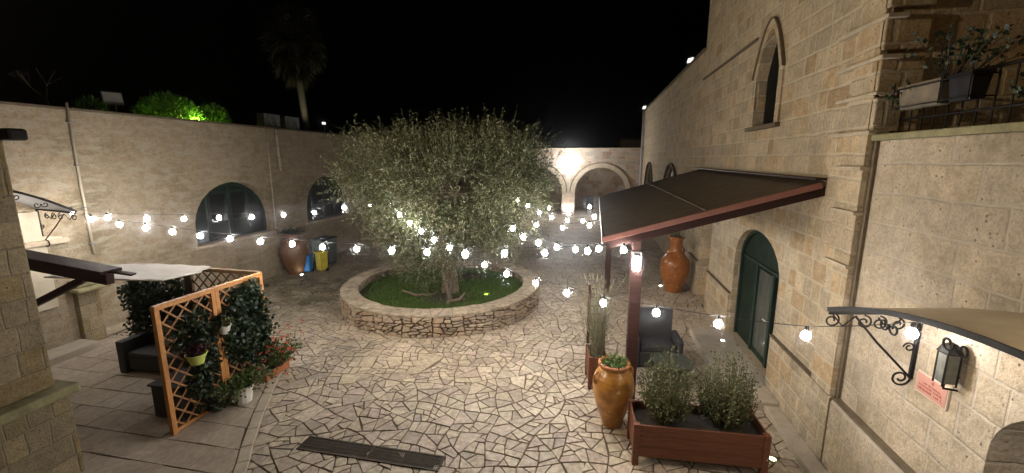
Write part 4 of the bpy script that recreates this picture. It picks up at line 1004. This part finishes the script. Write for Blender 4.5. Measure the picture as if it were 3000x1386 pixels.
inn = [[(q[0], q[1]/2.3) for q in p] for p in split_polys([(0, .46), (circ*.86, .46), (circ*.86, 1.15), (0, 1.15)], lambda x, y: .062, rng, .2)]
ri = RO-TH+.04
slabs(mb, inn, .012, lambda u, v, d: (RC[0]+(ri-d)*math.cos(u/ri), RC[1]+(ri-d)*math.sin(u/ri), v), .035, .012, rng, chop=.02, roundin=.012)
mb.build('stones', M['rubble'], ring, fix=False)
mb = MB(); cop = split_polys([(0, 0), (circ, 0), (circ, TH+.05), (0, TH+.05)], lambda x, y: .12, rng, .2)
slabs(mb, cop, .003, lambda u, v, d: (RC[0]+(RO+.02-v)*math.cos(u/RO), RC[1]+(RO+.02-v)*math.sin(u/RO), HZ+d), .055, .008, rng, chop=.012, roundin=.01)
mb.build('coping', M['coping'], ring, fix=False)
mb = MB(); n = 64; mb.add([(RC[0], RC[1], .34)]+[(RC[0]+(RO-TH+.05)*math.cos(2*PI*k/n), RC[1]+(RO-TH+.05)*math.sin(2*PI*k/n), .30) for k in range(n)], [(0, 1+k, 1+(k+1) % n) for k in range(n)])
mb.build('soil', M['earth'], ring)
N = 30000; r = np.sqrt(rg.uniform(0, 1, N))*(RO-TH); a = rg.uniform(0, 2*PI, N)
p = np.stack([RC[0]+r*np.cos(a), RC[1]+r*np.sin(a), .335-.035*(r/2.3)], 1)
keep = (np.sin(p[:, 0]*2.3+1)+np.sin(p[:, 1]*2.9)+rg.normal(size=N)*.6) > -.9; p = p[keep]
tag(leaf_object('grass', [leaves_np(p, rdir(len(p), rg, (0, 0, 1.6)), .085, .016, rg)], M['lawn']), 'short green grass inside the round stone planter', 'grass', kind='stuff')

olive = thing('olive_tree', 'broad bushy olive tree with gnarled trunk in the round planter', 'tree', (-4.0, 11.0, .3))
mb = MB(); TB = Vector((-3.95, 10.9, .28)); rr = random.Random(21); tips = []
def limb(p, d, L, r0, depth):
    pts = [p]; rs = [r0]; n = 5; d = d.normalized()
    for i in range(n):
        d = (d+Vector((rr.gauss(0, .22), rr.gauss(0, .22), rr.gauss(.02, .14)))).normalized(); pts.append(pts[-1]+d*L/n); rs.append(r0*(1-.55*(i+1)/n))
    mb.tube(pts, rs, 8 if depth < 2 else 5)
    if depth >= 3: tips.append(pts[-1]); return
    for k in range(2 if depth else 3):
        a = rr.uniform(0, 2*PI); q = pts[rr.choice([3, 4, 5])]
        limb(q, d*.7+Vector((math.cos(a)*.75, math.sin(a)*.75, rr.uniform(-.1, .55))), L*rr.uniform(.6, .85), rs[-1]*.85, depth+1)
for k in range(9):                                          # fluted, twisted bole
    a = 2*PI*k/9; off = Vector((math.cos(a), math.sin(a), 0)); pts = []
    for i in range(9):
        t = i/8; aa = a+.9*t; w = .17*(1-.4*t)+.10*max(0, .25-t)*4*(.6+.4*math.sin(k*2.1)); pts.append(TB+Vector((math.cos(aa)*w+.12*t, math.sin(aa)*w, 1.25*t-.05)))
    mb.tube(pts, [.09, .075, .065, .06, .055, .052, .05, .05, .05], 8)
mb.tube([TB+Vector((.1, -.35, 0)), TB+Vector((.28, -.75, .02)), TB+Vector((.30, -1.1, -.02)), TB+Vector((.22, -1.45, -.03))], [.10, .08, .055, .03], 7)
mb.tube([TB+Vector((.32, -.8, .0)), TB+Vector((.05, -.5, .5)), TB+Vector((-.15, -.35, 1.0)), TB+Vector((-.3, -.2, 1.6))], [.05, .05, .045, .03], 7)
mb.tube([TB+Vector((.3, -.85, .03)), TB+Vector((.62, -.95, .16)), TB+Vector((.75, -.9, .33))], [.055, .04, .02], 6)
mb.tube([TB+Vector((-.3, -.3, .0)), TB+Vector((-.7, -.7, .1)), TB+Vector((-1.0, -.9, .28))], [.07, .045, .02], 6)
for k in range(6):
    a = 2*PI*k/6+.3; limb(TB+Vector((.12+.12*math.cos(a), .12*math.sin(a), 1.1)), Vector((math.cos(a)*.8, math.sin(a)*.8, .75)), 1.55, .13, 0)
mb.build('trunk', M['bark'], olive, smooth=True, fix=False)
og = np.random.default_rng(42); CC = np.array([-3.82, 11.0, 3.40])
tw = []
def radii(d):
    up = d[2] > 0; return np.array([2.55, 2.35, 1.0 if up else 1.42])/(abs(d[0])**3+abs(d[1])**3+abs(d[2])**3)**(1/3)
clumps = []
while len(clumps) < 520:
    d = og.normal(size=3); d /= np.linalg.norm(d)
    k = og.uniform(.35, 1.)**.5; fl_ = 1-.34*max(0, -d[2])**.8; p = CC+d*radii(d)*np.array([fl_, fl_, 1])*k*(1+.10*math.sin(5*d[0]+3*d[1])+.06*math.sin(9*d[2]+4*d[0]))
    if p[2] < 1.5 or math.sin(p[0]*2.9+1)*math.sin(p[1]*2.3)*math.sin(p[2]*3.1+.5) > .26: continue
    clumps.append((p, d, k))
for p, d, k in clumps:
    for j in range(15):
        o = og.normal(size=3)*.19; b0 = p+o
        if d[2] > .25: dv = d*.5+np.array([0, 0, .75])+og.normal(size=3)*.45
        elif d[2] > -.25: dv = d*.9+np.array([0, 0, .1])+og.normal(size=3)*.5
        else: dv = d*.5+np.array([0, 0, -.7])+og.normal(size=3)*.45
        L = og.uniform(.3, .62); dv = dv/np.linalg.norm(dv); m = 17
        t = np.linspace(0, 1, m)[:, None]; dr = -.20*L*t**2*np.array([0, 0, 1.]) if d[2] < .25 else 0
        pt = b0+dv*L*t+dr
        tw.append(leaves_np(pt, dv*.8+og.normal(size=(m, 3))*.75, .080, .023, og))
# long drooping shoots below, spiky shoots above
for i in range(330):
    a = og.uniform(0, 2*PI); q = math.sqrt(og.uniform(0, 1)); b0 = CC+np.array([2.5*q*math.cos(a), 2.3*q*math.sin(a), -1.2-.1*og.uniform()])
    L = og.uniform(.4, 1.25)*(1.15-.5*q); m = 30; t = np.linspace(0, 1, m)[:, None]; dv = np.array([math.cos(a)*.25, math.sin(a)*.25, -1])
    pt = b0+dv*L*t+np.array([.06, .04, 0])*np.sin(t*5+i); tw.append(leaves_np(pt, og.normal(size=(m, 3))*.5+np.array([0, 0, -.6]), .06, .014, og))
for i in range(330):
    a = og.uniform(0, 2*PI); q = math.sqrt(og.uniform(0, 1)); zt = 1.05*max(0, 1-(q*.93)**4)**.5; b0 = CC+np.array([2.6*q*math.cos(a), 2.45*q*math.sin(a), zt-.2])
    L = og.uniform(.3, .9); m = 26; t = np.linspace(0, 1, m)[:, None]; dv = np.array([math.cos(a)*.35*q, math.sin(a)*.35*q, 1])+og.normal(size=3)*.14
    pt = b0+dv*L*t; tw.append(leaves_np(pt, og.normal(size=(m, 3))*.6+np.array([0, 0, .6]), .062, .016, og))
for i in range(330):
    a = og.uniform(0, 2*PI) if i % 2 else og.uniform(PI*.8, PI*1.75); q = og.uniform(.15, 1.2); b0 = np.array([-4.25+q*math.cos(a), 10.75+.8*q*math.sin(a), 1.75+og.uniform(-.2, .2)])
    L = og.uniform(.5, 1.35)*(1.2-.5*q); m = 36; t = np.linspace(0, 1, m)[:, None]; dv = np.array([.35*math.cos(a), .35*math.sin(a), -1])
    tw.append(leaves_np(b0+dv*L*t+np.array([.07, .05, 0])*np.sin(t*4+i), og.normal(size=(m, 3))*.6+np.array([0, 0, -.5]), .062, .015, og))
leaf_object('crown', tw, M['olive'], olive)

# ------------------------------------------------------------------ bins by the left wall
def bin_(name, label, T, lx, ly, h, mat, lid):
    t = thing(name, label, 'bin', T.translation, group='bins by the left wall'); mb = MB(T)
    a, b = .88, 1.
    vs = [(sx*lx/2*a, sy*ly/2*a, .04) for sx, sy in ((-1, -1), (1, -1), (1, 1), (-1, 1))]+[(sx*lx/2, sy*ly/2, h) for sx, sy in ((-1, -1), (1, -1), (1, 1), (-1, 1))]
    mb.add(vs, [(3, 2, 1, 0), (4, 5, 6, 7), (0, 1, 5, 4), (1, 2, 6, 5), (2, 3, 7, 6), (3, 0, 4, 7)]); mb.build('body', mat, t, bevel=.02)
    mb = MB(T); mb.box(-lx/2-.02, lx/2+.02, -ly/2-.03, ly/2+.02, h+.002, h+.06); mb.build('lid', lid, t, bevel=.02)
    for s in (-1, 1): mb = MB(T); mb.box(s*lx*.36-.03, s*lx*.36+.03, ly*.2, ly*.2+.1, .0, .1); mb.build('foot', M['iron'], t)
    return t
bin_('recycling_bin', 'slim blue bin lit beside the brown jar', Matrix.Translation((-9.98, 12.95, .012)) @ Matrix.Rotation(.2, 4, 'Z'), .25, .28, .56, M['blue'], M['blue'])
bin_('recycling_bin', 'yellow bin standing next to the slim blue bin', Matrix.Translation((-9.60, 13.2, .012)) @ Matrix.Rotation(-.3, 4, 'Z'), .30, .32, .66, M['yellow'], M['yellow'])
bin_('wheelie_bin', 'large dark green bin behind the blue and yellow bins', Matrix.Translation((-10.1, 14.15, .012)),   .62, .7, .98, M['greenbin'], M['greenpaint'])

# ------------------------------------------------------------------ drain and recessed lights
dg = thing('drain_grate', 'long rusty drain grate set in the crazy paving', 'grate', (-2.9, 4.7, .01))
TD = Matrix.Translation((-2.92, 4.70, 0)) @ Matrix.Rotation(math.radians(-.8), 4, 'Z')
mb = MB(TD); mb.box(-1.05, 1.05, -.14, .14, -.002, .016); mb.build('pit', M['void'], dg)
mb = MB(TD)
for y in (-.132, .132): mb.box(-1.05, 1.05, y-.012, y+.012, .0165, .026)
for x in (-1.04, 0, 1.04): mb.box(x-.01, x+.01, -.12, .12, .0165, .026)
for k in range(84): x = -1.03+k*.0249; mb.box(x-.0042, x+.0042, -.12, .12, .0165, .0225)
for y in (-.06, 0, .06): mb.box(-1.04, 1.04, y-.004, y+.004, .023, .025)
mb.build('bars', M['grate'], dg)
def spot(label, c, r, mat, trim=True):
    t = thing('recessed_light', label, 'light', c, group='recessed lights set in the ground')
    mb = MB(); mb.lathe([(r*1.0, -.02), (r*1.45, -.02), (r*1.45, .006), (r*1.0, .009)], c, 20, False); mb.build('trim', M['greymetal'], t)
    mb = MB(); mb.lathe([(r, -.01), (r*.98, .006), (r*.5, .012), (.002, .013)], c, 16); mb.build('lens', mat, t, smooth=True)
spot('yellow recessed light in the paving at the planter corner', (2.47, 5.62, .022), .040, M['ground_yellow'])
spot('small white recessed light in the door platform', (2.80, 9.22, .155), .038, M['ground_white'])
spot('small white recessed light in the paving by the russet jar', (2.15, 13.6, .022), .045, M['ground_white'])
spot('small white recessed light in front of the yellow bin', (-9.95, 12.55, .022), .05, M['ground_white'])
spot('green glowing recessed light in the planter grass', (-2.84, 10.8, .33), .075, M['ground_green'])

# ------------------------------------------------------------------ arcade at the far end
arc = thing('stone_arcade', 'floodlit stone arcade of round arches closing the courtyard', 'arcade', (-3, 30.3, 0))
AY = 30.
ahol = [arch(c-1.75, c+1.75, .06, 1.65, 3.42, 28) for c in (.35, -4.05, -8.45)]
mb = MB(); mb.prism([(LX, 0), (WX, 0), (WX, 4.68), (LX, 4.68)], onY(AY), 0, .55, ahol); mb.build('wall', M['arcade'], arc)
mb = MB(); mb.box(LX, WX, AY+3.2, AY+3.5, 0, 4.6); mb.build('back_wall', M['arcade'], arc)
mb = MB(); mb.box(LX, WX, AY+.55, AY+3.2, 4.2, 4.5); mb.build('roof', M['roofdeck'], arc)
mb = MB(); mb.box(LX, WX-.05, AY-.08, AY+.5, 4.685, 4.75); mb.build('parapet', M['plain'], arc, bevel=.01)
mb = MB(); mb.box(LX+.05, WX-.06, AY-.06, AY-.001, 3.92, 4.0); mb.build('string_course', M['plain'], arc, bevel=.01)
mb = MB(); mb.box(LX+.05, WX-.06, AY-1.0, AY+3.2, .0, .055); mb.build('floor', M['step'], arc, bevel=.008)
for c in (.35, -4.05, -8.45):
    mb = MB(); mb.prism(arch_band(c-1.75, c+1.75, 1.65, 3.42, .30, 28, 0), onY(AY), -.03, -.001); b_ = mb.build('arch_ring', M['plain'], arc)
    mb = MB(); mb.prism(arch_band(c-2.06, c+2.06, 1.75, 3.72, .05, 28, 0), onY(AY), -.09, -.002); mb.build('hood_moulding', M['darkline'], b_)
fl = thing('arcade_floodlight', 'dazzling white floodlight on the spandrel between the far arches', 'floodlight', (-1.85, 29.9, 3.7))
mb = MB(); mb.box(-2.05, -1.65, 29.86, 29.94, 3.62, 3.88); mb.build('housing', M['greymetal'], fl, bevel=.01)
mb = MB(); mb.add([(-2.03, 29.845, 3.64), (-1.67, 29.845, 3.64), (-1.67, 29.845, 3.86), (-2.03, 29.845, 3.86), (-2.03, 29.78, 3.61), (-1.67, 29.78, 3.61)], [(0, 1, 2, 3), (0, 4, 5, 1), (4, 3, 2, 5), (0, 3, 4), (1, 5, 2)]); mb.build('glass', M['flood'], fl)
mb = MB(); mb.tube([(-1.85, 29.94, 3.75), (-1.85, 30., 3.75)], .03); mb.build('arm', M['greymetal'], fl)
for k, (x, lab) in enumerate(((-.35, 'dark chair back nearest the lit arcade pillar'), (.55, 'dark chair in the middle of the far arch'), (1.35, 'dark chair under the right side of the far arch'))):
    t = thing('patio_chair', lab, 'chair', (x, 30.9, .06), group='dark chairs under the far arches'); y = 30.9
    mb = MB(); mb.box(x-.25, x+.25, y-.25, y+.25, .46, .52); mb.build('seat', M['iron'], t, bevel=.01)
    mb = MB(); mb.box(x-.25, x+.25, y+.22, y+.27, .52, 1.12 if k else 1.35); mb.build('backrest', M['iron'], t, bevel=.01)
    for sx in (-.22, .22):
        for sy in (-.22, .22): mb = MB(); mb.tube([(x+sx, y+sy, .055), (x+sx, y+sy, .47)], .02); mb.build('leg', M['iron'], t)
tb = thing('patio_table', 'dark table under the far right arch', 'table', (1.0, 31.6, .06))
mb = MB(); mb.box(.3, 1.7, 31.3, 32.0, .76, .80); mb.build('top', M['darkwood'], tb)
for x in (.36, 1.64):
    for y in (31.36, 31.94): mb = MB(); mb.tube([(x, y, .055), (x, y, .76)], .03); mb.build('leg', M['darkwood'], tb)
dp = thing('drainpipe', 'pale drainpipe in the corner between arcade and low wing', 'pipe', (2.98, 29.85, 0))
mb = MB(); mb.tube([(2.95, 29.8, .1), (2.95, 29.8, 7.1)], .06, 8); mb.build('tube', M['canopy_white'], dp, smooth=True)
mb = MB(); mb.box(2.85, 3.06, 29.70, 29.88, 2.2, 2.5); mb.build('junction_box', M['canopy_white'], dp, bevel=.01)
bh = thing('far_building', 'dark flat-roofed building behind the arcade', 'building', (3, 41, 0))
mb = MB(); mb.box(2.1, 9, 40, 46, 0, 5.7); mb.build('wall', M['dark_tower'], bh)
mb = MB(); mb.box(2.0, 9.1, 39.9, 46.1, 5.702, 5.85); mb.build('roof', M['roofdeck'], bh)

# ------------------------------------------------------------------ palm
palm = thing('palm_tree', 'tall fan palm with shaggy skirt behind the left house', 'tree', (-22.0, 30, 0))
mb = MB(); pts = [(-21.9, 30, 0), (-22.05, 30, 4), (-22.2, 30, 7), (-22.45, 30, 10.2), (-22.6, 30, 12.5)]
mb.tube(pts, [.33, .27, .25, .25, .3], 10); mb.build('trunk', M['palmbark'], palm, smooth=True)
pg = np.random.default_rng(8); vl = []; top = np.array([-22.55, 30., 13.2])
for i in range(150):
    hang = pg.uniform(0, 1); a = pg.uniform(0, 2*PI); el = 1.1-2.45*hang; dv = np.array([math.cos(a)*math.cos(el), math.sin(a)*math.cos(el), math.sin(el)])
    b0 = top+np.array([0, 0, -2.9*max(0, hang-.35)]); st_ = pg.uniform(1.0, 1.7)*(1.15-.45*hang); c0 = b0+dv*st_+np.array([0, 0, -.25])
    m = 26; sp = np.cross(dv, pg.normal(size=3)); sp /= np.linalg.norm(sp); ang = np.linspace(-1.2, 1.2, m)[:, None]
    d = dv*np.cos(ang)+sp*np.sin(ang)+np.array([0, 0, -.35]); vl.append(leaves_np(np.repeat(c0[None], m, 0), d, 1.15*(1.05-.4*hang), .06, pg, droop=.25))
    vl.append(leaves_np(b0[None], (c0-b0)[None], np.linalg.norm(c0-b0), .05, pg))
leaf_object('crown', vl, M['palmleaf'], palm)
br = thing('bare_shrub', 'thin bare branches above the left wall beside the grey floodlight', 'shrub', (-12.6, 8.0, 4.85))
mb = MB(); r3 = random.Random(4)
def twig(p, d, L, r, k):
    q = p+d*L; mb.tube([p, q], [r, r*.6], 4)
    if k:
        for _ in range(3): twig(q, (d+Vector((r3.gauss(0, .45), r3.gauss(0, .45), r3.gauss(0, .2)))).normalized(), L*.7, r*.55, k-1)
twig(Vector((-12.6, 8.0, 4.85)), Vector((0, -.1, 1)), .5, .02, 3); mb.build('branches', M['bark'], br, fix=False)

# ------------------------------------------------------------------ festoon lights
A_ = [(-10.13, 6.44, 2.97), (-9.82, 6.82, 2.81), (-9.43, 7.29, 2.74), (-9.03, 7.77, 2.68), (-8.62, 8.27, 2.65), (-8.2, 8.78, 2.61), (-7.76, 9.32, 2.6), (-7.29, 9.89, 2.6), (-6.79, 10.49, 2.68), (-6.33, 11.04, 2.7), (-5.92, 11.54, 2.72)]
B_ = [(-9.76, 6.5, 2.82), (-9.09, 6.5, 2.74), (-8.47, 6.5, 2.69), (-7.86, 6.5, 2.64), (-7.24, 6.5, 2.58), (-6.59, 6.5, 2.55), (-5.95, 6.5, 2.52), (-5.29, 6.5, 2.5), (-4.69, 6.5, 2.47), (-4.03, 6.5, 2.46), (-3.37, 6.5, 2.46), (-2.73, 6.5, 2.46), (-2.06, 6.5, 2.47), (-1.4, 6.5, 2.5), (-.75, 6.5, 2.53), (-.08, 6.5, 2.59), (.45, 6.38, 2.66)]
C_ = [(-4.47, 9.09, 2.72), (-4.11, 8.84, 2.57), (-3.71, 8.55, 2.44), (-3.32, 8.28, 2.32), (-2.85, 7.95, 2.23), (-2.43, 7.65, 2.15), (-1.96, 7.33, 2.07), (-1.47, 6.98, 2.02), (-.9, 6.59, 2.0), (-.37, 6.21, 1.99), (.17, 5.83, 2.0), (.82, 5.37, 2.07), (1.44, 4.94, 2.14), (2.12, 4.46, 2.26), (2.72, 4.02, 2.52)]
D_ = [(-1.51, 7.74, 2.7), (-1.28, 7.6, 2.57), (-.97, 7.4, 2.51), (-.62, 7.18, 2.49), (-.29, 6.97, 2.51), (.09, 6.73, 2.59)]
F_ = [(-2.15, 11.8, 2.85), (-1.83, 11.59, 2.71), (-1.48, 11.4, 2.55), (-1.12, 11.2, 2.46), (-.68, 10.96, 2.42), (-.28, 10.74, 2.45), (0.0, 10.58, 2.59)]
G_ = [(-1.32, 9.68, 2.48), (-.7, 9.56, 2.45), (-.1, 9.45, 2.54)]
H_ = [(-1.39, 13.06, 2.48), (-.79, 13.16, 2.32), (-.15, 13.26, 2.54)]
def bulb_mesh():
    mb = MB(); mb.lathe([(.004, -.046), (.023, -.039), (.038, -.021), (.044, 0), (.038, .022), (.025, .040), (.016, .052)], (0, 0, 0), 14)
    o = mb.build('bulb', M['bulb'], smooth=True); me = o.data; bpy.data.objects.remove(o)
    mb = MB(); mb.lathe([(.017, .050), (.019, .055), (.019, .095), (.010, .105)], (0, 0, 0), 10); o = mb.build('socket', M['cable'], smooth=True); m2 = o.data; bpy.data.objects.remove(o)
    return me, m2
BM, SM = bulb_mesh()
def festoon(label, pts, start, end):
    t = thing('string_lights', label, 'string lights', pts[len(pts)//2], group='strings of white bulbs over the courtyard')
    cab = [Vector(start)]+[Vector(p)+Vector((0, 0, .10)) for p in pts]+[Vector(end)]
    path = []
    for a, b in zip(cab, cab[1:]):
        for k in range(4): q = a.lerp(b, k/4); q.z -= .012*math.sin(PI*k/4); path.append(q)
    path.append(cab[-1]); mb = MB(); mb.tube(path, .0045, 5); mb.build('cable', M['cable'], t, smooth=True)
    for p in pts:
        b = bpy.data.objects.new('bulb', BM); COL.objects.link(b); b.location = p; attach(b, t)
        s = bpy.data.objects.new('socket', SM); COL.objects.link(s); s.location = p; attach(s, b)
festoon('string of white bulbs along the left wall into the olive crown', A_, (-10.3, 6.3, 3.1), (-5.4, 12.1, 2.95))
festoon('longest string of white bulbs crossing from left canopy to porch post', B_, (-10.2, 6.4, 2.98), (.62, 6.45, 2.74))
festoon('string of white bulbs from the olive tree down to the beige canopy', C_, (-4.9, 9.4, 2.95), (2.92, 3.9, 2.72))
festoon('string of white bulbs from olive tree to the near porch corner', D_, (-1.9, 8.0, 2.95), (.2, 6.66, 2.74))
festoon('string of white bulbs from olive tree to the middle of the porch eave', F_, (-2.5, 12.0, 3.0), (.14, 10.5, 2.72))
festoon('short string of three bulbs between the olive tree and the porch eave', G_, (-2.0, 9.8, 2.72), (.14, 9.4, 2.70))
festoon('farthest short string of three bulbs by the far porch corner', H_, (-2.0, 12.95, 2.75), (.14, 13.3, 2.70))

# ------------------------------------------------------------------ lamps of the place that are out of the frame or hidden
def fixture(name, label, loc):
    t = thing(name, label, 'lamp', loc); mb = MB(); mb.box(loc[0]-.12, loc[0]+.12, loc[1]-.22, loc[1]-.12, loc[2]-.09, loc[2]+.09); mb.build('housing', M['greymetal'], t, bevel=.01); return t
def spotlamp(name, loc, target, power, color, size, blend, radius, parent=None):
    l = bpy.data.lights.new(name, 'SPOT'); l.energy = power; l.color = color; l.spot_size = math.radians(size); l.spot_blend = blend; l.shadow_soft_size = radius
    o = bpy.data.objects.new(name, l); COL.objects.link(o); o.location = loc; o.rotation_euler = (Vector(target)-Vector(loc)).to_track_quat('-Z', 'Y').to_euler()
    return o
def pointlamp(name, loc, power, color, radius):
    l = bpy.data.lights.new(name, 'POINT'); l.energy = power; l.color = color; l.shadow_soft_size = radius
    o = bpy.data.objects.new(name, l); COL.objects.link(o); o.location = loc; return o
spotlamp('facade_floodlight', (-8.6, 2.6, 6.5), (3.1, 9.6, 4.2), 1500, (1, .79, .52), 118, .8, .12)
pointlamp('arcade_flood_beam', (-1.75, 28.3, 3.9), 330, (1, .97, .94), .15)
pointlamp('arcade_inner_lamp', (.3, 31.3, 3.6), 26, (1, .93, .85), .12)
spotlamp('arcade_floor_light', (-1.85, 29.55, .12), (-1.85, 29.95, 1.0), 130, (1, .97, .94), 110, .7, .05)
pointlamp('canopy_lamp', (2.75, 2.45, 2.70), 30, (1, .93, .82), .05)
pointlamp('door_lamp', (-10.45, 5.5, 2.86), 12, (1, .92, .8), .06)
pointlamp('roof_uplight', (-11.5, 10.75, 5.04), 48, (.75, 1, .2), .05)
spotlamp('palm_uplight', (-21.2, 28.4, 5.2), (-22.4, 30, 12), 280, (1, .95, .6), 60, .8, .1)

# thin volume added to give the bulbs lens-glare halos
hz = bpy.data.materials.new('glare_volume'); hz.use_nodes = True; hz.node_tree.nodes.clear()
pv = hz.node_tree.nodes.new('ShaderNodeVolumePrincipled'); pv.inputs['Color'].default_value = (.9, .92, 1, 1); pv.inputs['Density'].default_value = .0034; pv.inputs['Anisotropy'].default_value = .993
ho = hz.node_tree.nodes.new('ShaderNodeOutputMaterial'); hz.node_tree.links.new(pv.outputs[0], ho.inputs['Volume'])
mb = MB(); mb.box(-150.2, 150.2, -150.3, 150.3, -1.03, 18.5); tag(mb.build('glare_volume', hz), kind='stuff')
# ------------------------------------------------------------------ sky, moon, camera
w = bpy.data.worlds.new('World'); SC.world = w; w.use_nodes = True
nt = w.node_tree; bg = nt.nodes['Background']
sky = nt.nodes.new('ShaderNodeTexSky'); sky.sky_type = 'NISHITA'; sky.sun_disc = False
sky.sun_elevation = math.radians(-5); sky.sun_rotation = math.radians(200); sky.air_density = 1.; sky.dust_density = .5
nt.links.new(sky.outputs[0], bg.inputs[0]); bg.inputs[1].default_value = .06
ml = bpy.data.lights.new('moon', 'SUN'); ml.energy = .012; ml.angle = math.radians(.5); ml.color = (1, .95, .88)
mo = bpy.data.objects.new('moon', ml); COL.objects.link(mo); mo.rotation_euler = (math.radians(48), 0, math.radians(-30))

cam = bpy.data.cameras.new('camera'); co = bpy.data.objects.new('camera', cam); COL.objects.link(co); SC.camera = co
cam.sensor_width = 36; cam.lens = 36*1060/2576; cam.clip_end = 600; cam.clip_start = .05
pitch = math.atan(195/1060); yaw = math.atan(212/1060*math.cos(pitch))
co.location = (0, 0, 4.0); co.rotation_euler = (PI/2-pitch, 0, yaw)
vs_ = SC.view_settings; vs_.view_transform = 'Standard'; vs_.look = 'None'; vs_.exposure = .25; vs_.gamma = 1.
cy = SC.cycles; cy.use_denoising = True; cy.max_bounces = 6; cy.diffuse_bounces = 3; cy.glossy_bounces = 2; cy.transmission_bounces = 3; cy.sample_clamp_indirect = 4.; cy.use_light_tree = True
